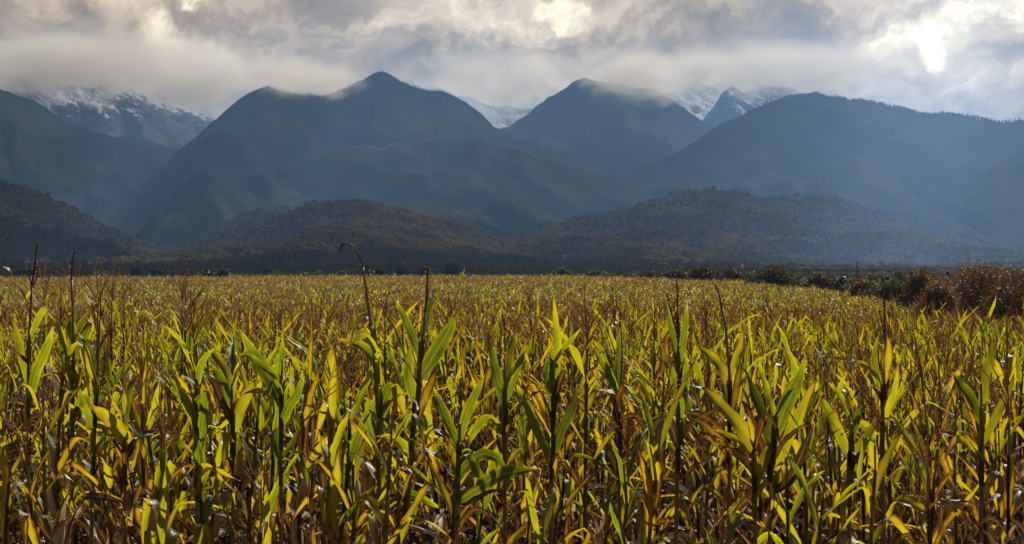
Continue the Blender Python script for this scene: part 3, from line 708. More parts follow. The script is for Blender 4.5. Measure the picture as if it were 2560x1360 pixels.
heroes = [
 dict(d=9.6, label='corn plant whose lone dark tassel arches over to the left against the hills', stalk=[(948, 1300), (948, 1100), (942, 1000), (935, 880), (925, 800), (915, 720), (907, 668)],
      tas=[[(907, 668), (899, 643), (887, 622), (870, 609), (856, 611), (849, 628)], [(911, 690), (914, 672), (920, 668), (923, 690)]], tw=.0075,
      lv=[([(932, 812), (922, 792), (908, 788), (895, 797), (882, 822), (872, 852)], 17, .12), ([(949, 962), (936, 905), (912, 872), (880, 856), (838, 845)], 26, .25),
          ([(942, 895), (932, 862), (915, 842), (903, 836), (888, 842), (874, 856)], 18, .35), ([(951, 1042), (960, 1000), (972, 968), (988, 962)], 34, .2),
          ([(985, 962), (998, 985), (1006, 1015), (1016, 1045)], 24, .42), ([(945, 1130), (925, 1060), (920, 1035), (935, 1030), (950, 1060)], 30, .15), ([(948, 1240), (990, 1232), (1040, 1240), (1110, 1275)], 28, .1)]),
 dict(d=9.3, label='tall corn plant holding two broad green leaves in a wide V under a straight spike', stalk=[(1012, 1345), (1030, 1150), (1042, 1010), (1050, 940), (1057, 850), (1063, 780)],
      tas=[[(1063, 780), (1067, 740), (1068, 700), (1067, 664)]], tw=.0085,
      lv=[([(1050, 893), (1032, 845), (1010, 792), (990, 750)], 22, .15), ([(1050, 944), (1078, 900), (1105, 855), (1127, 812), (1130, 790)], 38, .12), ([(1056, 842), (1063, 805), (1074, 765), (1086, 722)], 14, .05),
          ([(1038, 1010), (1024, 950), (1022, 900), (1028, 852)], 28, .2), ([(1033, 1065), (1055, 1010), (1080, 950), (1092, 918)], 24, .6), ([(1030, 1130), (1005, 1110), (970, 1095), (940, 1090)], 26, .25), ([(1012, 1250), (985, 1210), (960, 1215), (925, 1260)], 26, .75)]),
 dict(d=8.9, label='corn plant spreading a fan of five broad upright green leaves right of centre', stalk=[(1925, 1345), (1930, 1200), (1935, 1100), (1938, 1030)], tas=[], tw=.006,
      lv=[([(1927, 1115), (1908, 1045), (1882, 980), (1860, 915)], 32, .08), ([(1936, 1062), (1922, 1002), (1908, 950), (1897, 900)], 22, .15), ([(1936, 1095), (1965, 1015), (1992, 958), (2015, 895)], 36, .10),
          ([(1934, 1175), (1965, 1100), (2002, 1020), (2042, 945)], 36, .2), ([(1938, 1040), (1960, 990), (1984, 952), (2000, 930)], 12, .2), ([(1930, 1230), (1975, 1200), (2010, 1120), (2035, 1060)], 28, .7), ([(1925, 1160), (1905, 1120), (1870, 1030), (1845, 990)], 22, .6)]),
 dict(d=9.1, label='slender corn plant with dark forked upright leaves and a tall thin spike', stalk=[(1690, 1345), (1695, 1100), (1700, 960), (1699, 850), (1694, 770)],
      tas=[[(1694, 770), (1693, 730), (1690, 690)], [(1697, 850), (1682, 800), (1672, 755), (1668, 735)], [(1697, 830), (1690, 790), (1680, 760)]], tw=.006,
      lv=[([(1700, 945), (1690, 880), (1674, 805), (1664, 742)], 16, .05), ([(1701, 905), (1709, 850), (1714, 800), (1719, 758)], 18, .05), ([(1700, 1045), (1712, 985), (1716, 930), (1714, 880)], 22, .05), ([(1697, 1000), (1680, 930), (1665, 900), (1650, 860)], 20, .2), ([(1695, 1120), (1675, 1060), (1650, 1050), (1630, 1090)], 26, .72)]),
 dict(d=8.8, label='corn plant whose long browning leaf arches up and back to the left in a bow', stalk=[(1888, 1345), (1886, 1200), (1884, 1100)], tas=[], tw=.006,
      lv=[([(1885, 1142), (1868, 1095), (1835, 1050), (1795, 1008), (1760, 975), (1725, 962)], 38, .30), ([(1886, 1190), (1860, 1150), (1800, 1100), (1760, 1060), (1720, 1045)], 22, .5), ([(1886, 1230), (1905, 1160), (1925, 1120), (1945, 1100)], 26, .25)]),
 dict(d=9.7, label='corn plant with an orange edged leaf leaning up to the left of its spike', stalk=[(1822, 1345), (1824, 1100), (1824, 940), (1815, 830), (1805, 770)],
      tas=[[(1805, 770), (1798, 740), (1788, 712)]], tw=.006,
      lv=[([(1824, 962), (1800, 915), (1770, 885), (1738, 858)], 30, .38), ([(1824, 950), (1838, 900), (1852, 860), (1858, 815)], 18, .3), ([(1824, 1040), (1838, 990), (1848, 930), (1850, 890)], 20, .5)]),
 dict(d=9.4, label='corn plant with one blade straight up and one short blade pointing right', stalk=[(1378, 1345), (1382, 1150), (1386, 960), (1388, 860)], tas=[], tw=.006,
      lv=[([(1386, 985), (1391, 900), (1391, 830), (1384, 735)], 24, .22), ([(1388, 890), (1410, 868), (1432, 845), (1450, 822)], 14, .1), ([(1384, 1020), (1374, 960), (1372, 915), (1384, 898), (1396, 915), (1396, 965)], 28, .1),
          ([(1384, 1080), (1350, 990), (1320, 960), (1300, 1010), (1275, 1050)], 30, .55), ([(1380, 1150), (1400, 1080), (1430, 1020), (1445, 960)], 26, .15), ([(1380, 1170), (1345, 1090), (1310, 1000), (1290, 960)], 26, .15)]),
 dict(d=9.2, label='dark thick tasselled corn plant standing tall toward the right side', stalk=[(2210, 1345), (2206, 1150), (2208, 1010), (2214, 880), (2212, 800)],
      tas=[[(2212, 850), (2212, 800), (2210, 745)], [(2213, 850), (2205, 810), (2198, 780)]], tw=.008,
      lv=[([(2208, 1000), (2192, 930), (2186, 890), (2196, 835)], 20, .15), ([(2208, 960), (2218, 910), (2222, 870), (2218, 835)], 22, .5), ([(2206, 1060), (2225, 1010), (2240, 960), (2245, 900)], 18, .3), ([(2206, 1120), (2180, 1080), (2150, 1060), (2130, 1100)], 26, .4)]),
 dict(d=9.0, label='corn plant with open V of narrow green leaves between the fan and the dark plant', stalk=[(2122, 1345), (2126, 1200), (2128, 1080), (2128, 1020)], tas=[], tw=.006,
      lv=[([(2124, 1150), (2095, 1075), (2065, 1020), (2048, 985)], 26, .22), ([(2128, 1080), (2110, 1020), (2095, 985), (2072, 955)], 22, .18), ([(2130, 1100), (2142, 1050), (2152, 1010), (2157, 985)], 18, .15), ([(2126, 1200), (2150, 1120), (2180, 1070), (2200, 1025)], 24, .4)]),
 dict(d=9.1, label='corn plant whose dark leaf folds over like a hairpin left of centre', stalk=[(494, 1345), (492, 1200), (492, 1050), (494, 950), (492, 870)], tas=[], tw=.006,
      lv=[([(492, 1035), (494, 1008), (505, 995), (519, 1000), (521, 1060), (512, 1120), (514, 1160)], 28, .1), ([(492, 1080), (470, 1010), (440, 970), (415, 935)], 22, .2), ([(492, 1190), (520, 1160), (560, 1200), (600, 1240)], 26, .5), ([(494, 960), (500, 920), (515, 890), (540, 870)], 18, .2)]),
 dict(d=9.8, label='corn plant with a straight dark leaf slanting up to the right near the left side', stalk=[(228, 1345), (234, 1150), (240, 1000), (246, 880), (250, 800)],
      tas=[[(250, 800), (252, 770), (250, 740)], [(250, 800), (258, 775), (264, 750)]], tw=.005,
      lv=[([(240, 1006), (270, 968), (305, 928), (336, 890)], 20, .0), ([(232, 1070), (215, 1020), (205, 1000), (195, 960)], 26, .2), ([(234, 1140), (262, 1110), (300, 1070), (340, 1050)], 14, .1), ([(242, 960), (225, 920), (218, 880), (208, 850)], 16, .3)]),
 dict(d=9.2, label='corn plant with a wide green blade reaching up left over the white husks', stalk=[(702, 1345), (702, 1150), (703, 1020), (706, 900)], tas=[], tw=.006,
      lv=[([(703, 1015), (680, 955), (640, 895), (598, 822)], 40, .12), ([(705, 950), (665, 922), (625, 892), (600, 884)], 18, .15), ([(703, 1060), (722, 1015), (745, 980), (760, 930)], 26, .15), ([(702, 1150), (690, 1100), (680, 1080), (660, 1140)], 30, .1)]),
 dict(d=9.5, label='corn plant with paired yellow and brown streaked leaves in a V left of centre', stalk=[(582, 1345), (583, 1150), (582, 1040), (580, 960)], tas=[], tw=.006,
      lv=[([(582, 1045), (562, 980), (542, 935), (524, 928)], 30, .22), ([(584, 1080), (598, 1030), (622, 975), (642, 948)], 30, .38), ([(582, 1060), (556, 1010), (535, 960), (515, 935)], 22, .62), ([(582, 1000), (565, 930), (530, 880), (500, 840)], 22, .3)]),
 dict(d=9.4, label='corn plant with a broad glowing yellow leaf sloping down right at far left', stalk=[(312, 1345), (313, 1200), (312, 1110), (305, 1000)], tas=[], tw=.005,
      lv=[([(312, 1112), (290, 1065), (255, 1030), (225, 1008)], 38, .36), ([(312, 1150), (335, 1110), (360, 1085), (395, 1080)], 24, .7), ([(310, 1080), (318, 1010), (330, 960), (350, 930)], 18, .2)]),
 dict(d=9.9, label='corn plant with the tallest straight tassel spike near the left edge', stalk=[(72, 1345), (72, 1100), (70, 900), (76, 780), (80, 715)],
      tas=[[(80, 715), (84, 680), (88, 645), (92, 612)], [(82, 720), (92, 690), (96, 655)], [(80, 715), (72, 690), (70, 668)]], tw=.0075,
      lv=[([(70, 1010), (90, 930), (120, 860), (135, 815)], 26, .1), ([(70, 960), (55, 890), (40, 830), (20, 780)], 22, .3), ([(72, 850), (95, 800), (115, 770), (140, 790)], 16, .25), ([(72, 1080), (50, 1020), (20, 1060), (5, 1120)], 26, .6)]),
 dict(d=10.2, label='slim corn plant topped by a single club like spike, second spike from left', stalk=[(180, 1345), (182, 1100), (184, 900), (181, 760), (179, 700)],
      tas=[[(179, 720), (178, 690), (180, 655), (184, 625)]], tw=.0085,
      lv=[([(182, 960), (160, 900), (150, 830), (120, 780)], 22, .2), ([(183, 900), (200, 850), (222, 810), (215, 790)], 20, .15), ([(182, 1040), (205, 1000), (222, 1010), (215, 1080)], 24, .3)]),
 dict(d=8.7, label='corn plant with a horizontal shadow striped green leaf pointing right at the bottom', stalk=[(1140, 1345), (1142, 1250), (1148, 1130), (1150, 1060)], tas=[], tw=.006,
      lv=[([(1146, 1250), (1200, 1215), (1250, 1188), (1300, 1178), (1352, 1172)], 38, .22), ([(1145, 1190), (1180, 1150), (1210, 1135), (1245, 1150), (1280, 1200)], 30, .12), ([(1148, 1120), (1120, 1060), (1100, 1010), (1085, 970)], 26, .1), ([(1150, 1100), (1165, 1040), (1190, 980), (1215, 930)], 24, .15)]),
 dict(d=9.0, label='corn plant with a pointed green blade slanting to the right edge of the field', stalk=[(2452, 1345), (2454, 1200), (2456, 1080), (2452, 960)], tas=[], tw=.006,
      lv=[([(2455, 1112), (2490, 1040), (2520, 985), (2535, 935)], 22, .35), ([(2454, 1060), (2430, 1000), (2400, 960), (2382, 930)], 26, .2), ([(2454, 1010), (2462, 940), (2475, 890), (2480, 850)], 26, .25), ([(2454, 1150), (2420, 1110), (2390, 1100), (2360, 1150)], 26, .5)]),
 dict(d=9.6, label='corn plant with dark stiff blades in front of a rusty dry leaf, centre right', stalk=[(1548, 1345), (1550, 1150), (1552, 980), (1556, 880)],
      tas=[[(1556, 880), (1552, 820), (1548, 780)]], tw=.005,
      lv=[([(1552, 1010), (1545, 940), (1548, 880), (1555, 800)], 24, .1), ([(1550, 1080), (1540, 1020), (1550, 970), (1560, 950)], 28, .65), ([(1551, 1000), (1520, 930), (1500, 900), (1480, 860)], 20, .15), ([(1551, 1050), (1585, 1040), (1605, 1060), (1620, 1110)], 18, .7)]),
 dict(d=9.3, label='corn plant with two narrow blades crossing just right of the central V leaves', stalk=[(1262, 1345), (1262, 1150), (1264, 1000), (1262, 900)],
      tas=[[(1262, 880), (1262, 830), (1258, 790)], [(1262, 880), (1272, 840), (1280, 800)]], tw=.005,
      lv=[([(1263, 1020), (1245, 950), (1232, 900), (1225, 850)], 26, .1), ([(1264, 1010), (1290, 940), (1305, 890), (1320, 860)], 20, .1), ([(1262, 960), (1272, 910), (1280, 860), (1284, 830)], 22, .15), ([(1262, 1090), (1220, 1050), (1190, 1070), (1170, 1120)], 28, .3)]),
]
heroXY = []
for hi, h in enumerate(heroes):
    r = random.Random(900 + hi); d = h['d']
    top = h['stalk'][-1]; bx = W(h['stalk'][0][0], 1345, d).x
    g0 = float(gz(np.array([bx]), np.array([d]))[0])
    root = empty('corn_plant', (bx, d, g0))
    tag(root, h['label'], 'corn plant', 'corn plants at the near edge of the field')
    heroXY.append((bx, d)); O = Vector((bx, d, g0))
    sp_ = [Vector((bx, d, g0 - .03)) - O] + [W(a, b_, d) - O for a, b_ in h['stalk']]
    g = Geo(); m = len(sp_); g.tube(sp_, [.0115 * (1 - .55 * i / (m - 1)) for i in range(m)], 7, 1, .85, .72)
    for (q, wpx, dry) in h['lv']:
        b0 = W(q[0][0], q[0][1], d) - O
        near_i = min(range(1, m), key=lambda i: (sp_[i] - b0).length)
        dn = (sp_[near_i - 1] - sp_[near_i]).normalized()
        g.tube([b0 + dn * .12, b0 + dn * .05, b0], [.011, .0125, .0135], 6, 0, min(.9, dry + .15), cap=False)
    g.obj('stalk', CORN, root)
    for (q, wpx, dry) in h['lv']:
        g = Geo(); e = r.uniform(-.22, .22); k = len(q)
        strip_leaf(g, [W(a, b_, d + e * (j / (k - 1))) - O for j, (a, b_) in enumerate(q)], wpx * d / F, dry, r, roll=r.uniform(-.6, .6))
        g.obj('leaf', CORN, root)
    for j in range(5):   # small upper blades that dress the bare stalk
        k = min(m - 2, 1 + int(r.random() * (m - 2) * .7)); base = sp_[k].lerp(sp_[k + 1], r.random()); g = Geo()
        leaf(g, base, r.uniform(0, 6.28), r.uniform(.22, .38), r.uniform(.03, .05), r.uniform(.7, 1.4), r.uniform(.2, 1.6), (r.uniform(.2, .7), r.choice([0, 1.4, 2.2])), r.uniform(.1, .75), 14, 4, r, r.uniform(-2, 2), .14)
        g.obj('leaf', CORN, root)
    # dry lower leaves hanging round the stalk
    for j in range(5):
        z = r.uniform(.35, 1.05); g = Geo()
        i = 0; base = sp_[0].lerp(sp_[1], min(1, z / max(.1, sp_[1].z)))
        leaf(g, base, r.uniform(0, 6.28), r.uniform(.4, .65), .045, r.uniform(.2, 1.2), r.uniform(1.2, 2.6), (r.uniform(.1, .4), 1.0), r.uniform(.6, 1.0), 14, 4, r, r.uniform(-4, 4), .22)
        g.obj('leaf', CORN, root)
    if h['tas']:
        g = Geo()
        for q in h['tas']:
            P3 = [W(a, b_, d + r.uniform(-.01, .01)) - O for a, b_ in q]; th = h['tw'] if q is h['tas'][0] else h['tw'] * .6
            fine = []
            for i in range(len(P3) - 1):
                for f in (0, .25, .5, .75): fine.append(P3[i].lerp(P3[i + 1], f))
            fine.append(P3[-1]); kk = len(fine)
            g.tube(fine, [th * .62 * (1 - .45 * (i / (kk - 1)) ** 2) for i in range(kk)], 6, 2, .5)
            Lt = sum((fine[i + 1] - fine[i]).length for i in range(kk - 1))
            for j in range(int(Lt / .0016)):
                f = r.random() * (kk - 1); i = int(f); i = min(i, kk - 2); p = fine[i].lerp(fine[i + 1], f - i); tt_ = (fine[i + 1] - fine[i]).normalized()
                a = r.uniform(0, 6.28); s_ = tt_.cross(Vector((math.cos(a), math.sin(a), .1))).normalized(); e = (tt_ + s_ * .8).normalized() * .011; s2 = tt_.cross(s_) * .0025
                p = p + s_ * th * .45
                g.add([p, p + e * .5 + s2, p + e, p + e * .5 - s2], [(0, 1, 2, 3)], 2, [(0, 0, .5)] * 4)
        g.obj('tassel', [mLeaf, mStalk, mSpike], root)
    if hi in (1, 6, 9, 13, 17):
        g = Geo(); ear(g, sp_[1].lerp(sp_[2], .3) if sp_[1].z < 1 else Vector((0, 0, .95)), r.uniform(0, 6), r, True); g.obj('ear', CORN, root)

# the rest of the near rows, individual plants
ORD = ['first', 'second', 'third', 'fourth', 'fifth', 'sixth', 'seventh', 'eighth', 'ninth', 'tenth', 'eleventh', 'twelfth', 'thirteenth', 'fourteenth', 'fifteenth',
       'sixteenth', 'seventeenth', 'eighteenth', 'nineteenth', 'twentieth', 'twenty-first', 'twenty-second', 'twenty-third', 'twenty-fourth', 'twenty-fifth', 'twenty-sixth',
       'twenty-seventh', 'twenty-eighth', 'twenty-ninth', 'thirtieth', 'thirty-first', 'thirty-second', 'thirty-third', 'thirty-fourth', 'thirty-fifth', 'thirty-sixth', 'thirty-seventh', 'thirty-eighth', 'thirty-ninth', 'fortieth', 'forty-first', 'forty-second', 'forty-third', 'forty-fourth', 'forty-fifth', 'forty-sixth']
ROWY = [8.35, 9.1, 9.85, 10.6, 11.35, 12.1, 12.85, 13.6, 14.35, 15.1, 15.85, 16.6, 17.35, 18.1]
near_n = 0; NEAR_MAX = 300 - len(heroes) - 14
near_end = 16.0
for ri, ry in enumerate(ROWY):
    half = ry * .262
    xs_ = []
    x = -half + rnd.uniform(0, .15)
    stepx = .36 if ri < 2 else .26
    while x < half:
        yy = ry + rnd.uniform(-.12, .12)
        if all((x - a) ** 2 + ((yy - b_) * .35) ** 2 > .07 ** 2 for a, b_ in heroXY) and rnd.random() > .06: xs_.append((x, yy))
        x += stepx * rnd.uniform(.7, 1.35)
    if near_n + len(xs_) > NEAR_MAX: near_end = ry - .35; break
    for ci, (x, yy) in enumerate(xs_):
        k = rnd.randrange(NPROTO); pr = protos[k]
        s = rnd.uniform(.82, 1.06) if ri < 2 else rnd.uniform(.86, 1.13)
        root = empty('corn_plant', (x, yy, float(gz(np.array([x]), np.array([yy]))[0])), rnd.uniform(0, 6.28))
        root.scale = (s, s, s * rnd.uniform(.95, 1.05)); root.rotation_euler = (rnd.gauss(0, .06), rnd.gauss(0, .08), rnd.uniform(0, 6.28))
        look = 'mostly green' if pr['dry'] < .15 else ('green and yellow' if pr['dry'] < .25 else ('yellowing' if pr['dry'] < .35 else ('browning' if pr['dry'] < .5 else 'withered brown')))
        earw = 'eared' if pr['ears'] else 'earless'
        tag(root, f"{look} {earw} corn plant, {ORD[ci]} from left in the {ORD[ri]} row from the front", 'corn plant', 'corn plants at the near edge of the field')
        put('stalk', pr['stalk'], root)
        for lm in pr['leaves']: put('leaf', lm, root)
        if rnd.random() < .5: put('tassel', pr['tassel'], root)
        for em in pr['ears']: put('ear', em, root)
        near_n += 1
# taller plants whose tassels stand above the skyline
for (px, top, d, lab) in [(140, 655, 15.8, 'corn plant with a thick brushy tassel between the two left spikes'), (270, 650, 16.2, 'corn plant with a bunched red tassel against the dark left hill'),
     (208, 655, 17.0, 'corn plant with a short stubby tassel just right of the club spike'), (222, 652, 15.4, 'corn plant with a single pointed tassel left of the bunched one'),
     (100, 656, 17.2, 'corn plant whose feathery tassel stands beside the tallest spike'), (425, 664, 16.4, 'corn plant with twin dark tassel prongs under the mast'),
     (466, 650, 15.0, 'corn plant with a tilted tassel just left of the green shrubs'), (302, 664, 18.5, 'corn plant with a thin tassel right of the bunched red one'),
     (328, 672, 20.0, 'corn plant with a low feathery tassel left of the mast'), (984, 684, 14.8, 'corn plant with a bent tassel between the arch and the straight spike'),
     (1575, 700, 13.6, 'corn plant with a bowed tassel at the field top right of centre'), (1795, 712, 13.2, 'corn plant with a leaning tassel before the dark hedge mound'),
     (2480, 770, 12.6, 'corn plant with a slanting tassel under the largest rusty bush'), (1415, 740, 13.0, 'corn plant with a thin forked tassel right of centre')]:
    k = rnd.randrange(NPROTO); pr = protos[k]; p = W(px, top, d); g0 = float(gz(np.array([p.x]), np.array([d]))[0])
    tall = pr['H'] * 1.01 + .27; s = (p.z - g0) / tall
    root = empty('corn_plant', (p.x, d, g0)); root.scale = (min(s, 1.15), min(s, 1.15), s); root.rotation_euler = (0, 0, rnd.uniform(0, 6.28))
    tag(root, lab, 'corn plant', 'tall corn plants breaking the skyline')
    put('stalk', pr['stalk'], root); put('tassel', pr['tassel'], root)
    for lm in pr['leaves']: put('leaf', lm, root)
    for em in pr['ears']: put('ear', em, root)
    near_n += 1
print('near plants', near_n + len(heroes), 'near_end', near_end)

# the rest of the field
farv = []
for k in range(14):
    st, lv, tg, er, H, dn = corn_parts(700 + k, False)
    g = Geo()
    for q in [st] + lv + [tg] + er:
        b_ = len(g.V); g.V.extend(q.V); g.F.extend([tuple(i + b_ for i in f) for f in q.F]); g.M.extend(q.M); g.A.extend(q.A)
    farv.append(g)
midv = []
for k in range(8):
    st, lv, tg, er, H, dn = corn_parts(800 + k, True)
    if k % 3: tg = Geo()
    g = Geo()
    for q in [st] + lv + [tg] + er:
        b_ = len(g.V); g.V.extend(q.V); g.F.extend([tuple(i + b_ for i in f) for f in q.F]); g.M.extend(q.M); g.A.extend(q.A)
    midv.append(g)
def field_end(x, y):
    px = x / y * F + 1280
    return np.interp(px, [0, 500, 1300, 1700, 2000, 2250, 2560, 2800], [330, 400, 430, 330, 235, 150, 98, 85])
pts = []
def rows(y0, y1, dy, dx, s0, s1, far):
    y = y0; n0 = 0
    while y < y1:
        n = int(y * .56 / dx)
        x = -y * .28 + dx * (np.arange(n) + nrs.uniform(-.4, .4, n)); yy = y + nrs.normal(0, .10 * dy / .75, n)
        k = (yy < field_end(x, yy)) & (nrs.rand(n) > .05)
        x = x[k]; yy = yy[k]; m = len(x)
        # patchy stand: bare and thin spots
        den = fbm(x / 5 + 3, yy / 5, 3)
        kk = nrs.rand(m) < np.clip((den - .22) * 5, .25, 1) if y > 20 else np.ones(m, bool)
        x = x[kk]; yy = yy[kk]; m = len(x)
        hv = .78 + .46 * fbm(x / 5, yy / 7, 3)
        s = nrs.uniform(s0, s1, m) * hv * np.where(nrs.rand(m) < .10, nrs.uniform(.55, .9, m), 1) * np.where(nrs.rand(m) < .04, 1.13, 1)
        pts.append(np.stack([x, yy, gz(x, yy), s, np.full(m, far)], -1)); y += dy
rows(near_end + .35, 34, .75, .17, .95, 1.08, 0)
rows(34.2, 110, .75, .19, .95, 1.08, 1)
rows(110.5, 440, 1.3, .34, .98, 1.15, 1)
pts = np.concatenate(pts); n = len(pts)
vid = np.where(pts[:, 4] > .5, nrs.randint(0, 14, n), 14 + nrs.randint(0, 8, n))
sc3 = np.stack([pts[:, 3] * np.where(pts[:, 1] > 110, 1.25, 1.0), pts[:, 3] * np.where(pts[:, 1] > 110, 1.25, 1.0), pts[:, 3]], -1)
rot = np.stack([nrs.normal(0, .09, n), nrs.normal(0, .09, n), nrs.uniform(0, 6.28, n)], -1)
o = scatter('corn_field', farv + midv, CORN, pts[:, :3], rot, sc3, vid)
tag(o, 'ripening corn field stretching away in sunlit yellow green rows', 'corn field', kind='stuff')
print('far plants', n)

# dry grass and weeds between the rows
wv_ = []
for k in range(6):
    r = random.Random(60 + k); g = Geo()
    for j in range(16):
        a = r.uniform(0, 6.28); b0 = Vector((r.uniform(-.12, .12), r.uniform(-.12, .12), 0))
        leaf(g, b0, a, r.uniform(.12, .42), r.uniform(.006, .022), r.uniform(.7, 1.5), r.uniform(.3, 1.8), (.5, 0), r.choice([.1, .3, .6, .8, 1.0]), 5, 2, r, r.uniform(-1, 1), .05)
    wv_.append(g)
n = 9000
yy = nrs.uniform(7.4, 36, n) ; x = nrs.uniform(-1, 1, n) * yy * .29
s = nrs.uniform(.6, 1.4, n)
o = scatter('weeds', wv_, CORN, np.stack([x, yy, gz(x, yy)], -1), np.stack([np.zeros(n), np.zeros(n), nrs.uniform(0, 6.28, n)], -1), np.stack([s, s, s], -1), nrs.randint(0, 6, n))
tag(o, 'dry grass and weeds growing on the soil between the corn rows', 'weeds', kind='stuff')

# small blue wildflower at the bottom right
fm = plain('chicory_petals', (.16, .20, .60), 0.6, var=.1)
p = W(2225, 1303, 8.6); g0 = float(gz(np.array([p.x]), np.array([p.y]))[0])
root = empty('wildflower', (p.x, p.y, g0)); tag(root, 'small blue wildflower among the dark stalks at the bottom right', 'flower')
hh = p.z - g0
g = Geo(); g.tube([Vector((0, 0, 0)), Vector((.02, 0, hh * .5)), Vector((0, 0, hh))], [.003, .0025, .002], 5, 1, .2); g.obj('stem', CORN, root)
for k in range(12):
    a = k * math.pi / 6; g = Geo(); c = Vector((math.cos(a), math.sin(a) * .4 - .5, math.sin(a))).normalized(); sdv = Vector((-math.sin(a), 0, math.cos(a)))
    q = Vector((0, 0, hh)); g.add([q, q + c * .012 + sdv * .003, q + c * .018, q + c * .012 - sdv * .003], [(0, 1, 2, 3)]); g.obj('petal', [fm], root)

# ------------------------------------------------------------------ bushes and trees
def bush_geo(seed, w_, h_, nleaf, ls, clumps, base=0.05, taper=0.0):
    r = np.random.RandomState(seed); V = np.zeros((nleaf * 4, 3)); A = np.zeros((nleaf * 4, 3))
    cs = []
    for i in range(clumps):
        a = r.uniform(0, 6.28); q = math.sqrt(r.rand()); z = r.uniform(.05, 1.0) ** .8 * r.uniform(.82, 1.0)
        rad = (1 - z ** 2.5 * (1 - .25)) * (1 - taper * z)
        cs.append((math.cos(a) * q * .40 * w_ * rad, math.sin(a) * q * .40 * w_ * rad, base * h_ + z * h_ * .86, r.uniform(.15, .27) * min(w_, h_ * 1.4) * (1 - .4 * z * (taper > 0)), r.rand()))
    cs = np.array(cs); wgt = cs[:, 3] ** 2; wgt /= wgt.sum()
    ci = r.choice(clumps, nleaf, p=wgt); dirv = r.normal(size=(nleaf, 3)); dirv /= np.linalg.norm(dirv, axis=1)[:, None]
    rr = cs[ci, 3] * (r.rand(nleaf) ** .35) * (1 + .6 * r.rand(nleaf) ** 5)
    C = cs[ci, :3] + dirv * rr[:, None] * np.array([1, 1, .85]); C[:, 2] = np.maximum(C[:, 2], .05)
    ax = r.normal(size=(nleaf, 3)); ax /= np.linalg.norm(ax, axis=1)[:, None]
    bx = np.cross(ax, r.normal(size=(nleaf, 3))); bx /= np.linalg.norm(bx, axis=1)[:, None]
    sz = ls * r.uniform(.6, 1.4, nleaf)
    for k, (p_, q_) in enumerate(((-1, 0), (0, -.5), (1, 0), (0, .5))):
        V[k::4] = C + ax * (p_ * sz)[:, None] * .5 + bx * (q_ * sz)[:, None]
    tone = np.clip(cs[ci, 4] * .5 + .5 * r.rand(nleaf), 0, 1)
    A[:, 2] = np.repeat(tone, 4)
    g = Geo(); g.V = V; g.A = A; g.F = [(4 * i, 4 * i + 1, 4 * i + 2, 4 * i + 3) for i in range(nleaf)]; g.M = [0] * nleaf
    return g, cs
_bcache = {}
def bush(name, label, cat, px, top, d, wpx, mat, group, nleaf=None, clumps=None, kind=0, seed=0, hmin=None, taper=0.0):
    """px centre, top row, distance, width in photo px"""
    p = W(px, top, d); x = p.x; g0 = float(gz(np.array([x]), np.array([d]))[0]); h_ = max(p.z - g0, hmin or .8); w_ = wpx / F * d
    ls = max(.05, 4.2 * d / F); nleaf = nleaf or int(min(16000, 2600 + 2.2 * wpx * max(20, h_ / d * F)))
    clumps = clumps or max(8, int(nleaf / 320))
    g, cs = bush_geo(seed + int(px), w_, h_, nleaf, ls, clumps, taper=taper)
    root = empty(name, (x, d, g0)); tag(root, label, cat, group)
    g.obj('crown', [mat], root, smooth=False)
    tg = Geo(); r = random.Random(seed + int(px))
    for j in range(1 if taper else 5):
        c = cs[r.randrange(len(cs))]; e = Vector((c[0], c[1], c[2])); m = e * .5 + Vector((r.uniform(-.1, .1), r.uniform(-.1, .1), .1 * h_))
        s0 = Vector((r.uniform(-.08, .08) * w_, r.uniform(-.05, .05) * w_, -.1))
        tg.tube([s0, s0.lerp(m, .6), m, e], [.035 * h_ / 3, .028 * h_ / 3, .02 * h_ / 3, .008], 5)
    if taper: tg.tube([Vector((0, 0, -.1)), Vector((0, 0, h_ * .9))], [.06 * h_ / 4, .01], 6)
    tg.obj('trunk', [mBark], root)
    return root

GR = 'bushes along the right hand edge of the corn'
B = mBushBrown; G_ = mBushGreen; D_ = mBushDark
for i, (px, top, d, wpx, mat, lab) in enumerate([
    (2440, 650, 118, 225, mRusset, 'largest rusty brown bush with a dark hollow beneath at the right'),
    (2545, 672, 104, 270, mRusset, 'wide speckled brown bush cut by the right edge'),
    (2345, 694, 112, 120, B, 'low brown bush just left of the largest rusty bush'),
    (2300, 680, 150, 110, B, 'rounded russet bush left of the low brown bush'),
    (2235, 700, 170, 120, G_, 'grey green bush left of the russet bush'),
    (2160, 703, 215, 100, B, 'faded brown bush where the hedge starts to recede'),
    (2110, 690, 240, 60, D_, 'dark bushy clump with a ragged flat top in the hedge'),
    (2050, 692, 260, 130, B, 'low russet thicket right of the dark mound'),
    (1935, 669, 260, 150, B, 'broad dark brown mound of bush in the middle of the hedge'),
    (1830, 683, 300, 110, B, 'low bush left of the broad dark brown mound'),
    (1755, 674, 320, 90, B, 'round brown bush above the corn right of the pylon'),
    (1690, 680, 350, 80, G_, 'small olive bush under the pylon'),
    (1620, 683, 380, 90, B, 'low brown thicket left of the pylon'),
    (1490, 677, 400, 90, G_, 'green brown bush in the gap left of the brown thicket'),
    (1408, 674, 400, 60, G_, 'leftmost bush of the right hand hedge'),
    (1555, 684, 420, 70, B, 'thin brown bush between two larger hedge bushes')]):
    bush('bush', lab, 'bush', px, top, d, wpx, mBushDull if (px < 2130 and mat is B) else mat, GR, seed=i * 7, hmin=1.5)
hl = [(1360, 690, 400), (1500, 688, 400), (1650, 686, 370), (1800, 688, 320), (1950, 688, 280), (2080, 694, 250), (2170, 704, 205), (2260, 712, 160), (2350, 725, 118), (2450, 740, 108), (2590, 740, 98)]
q = 1375; i = 0
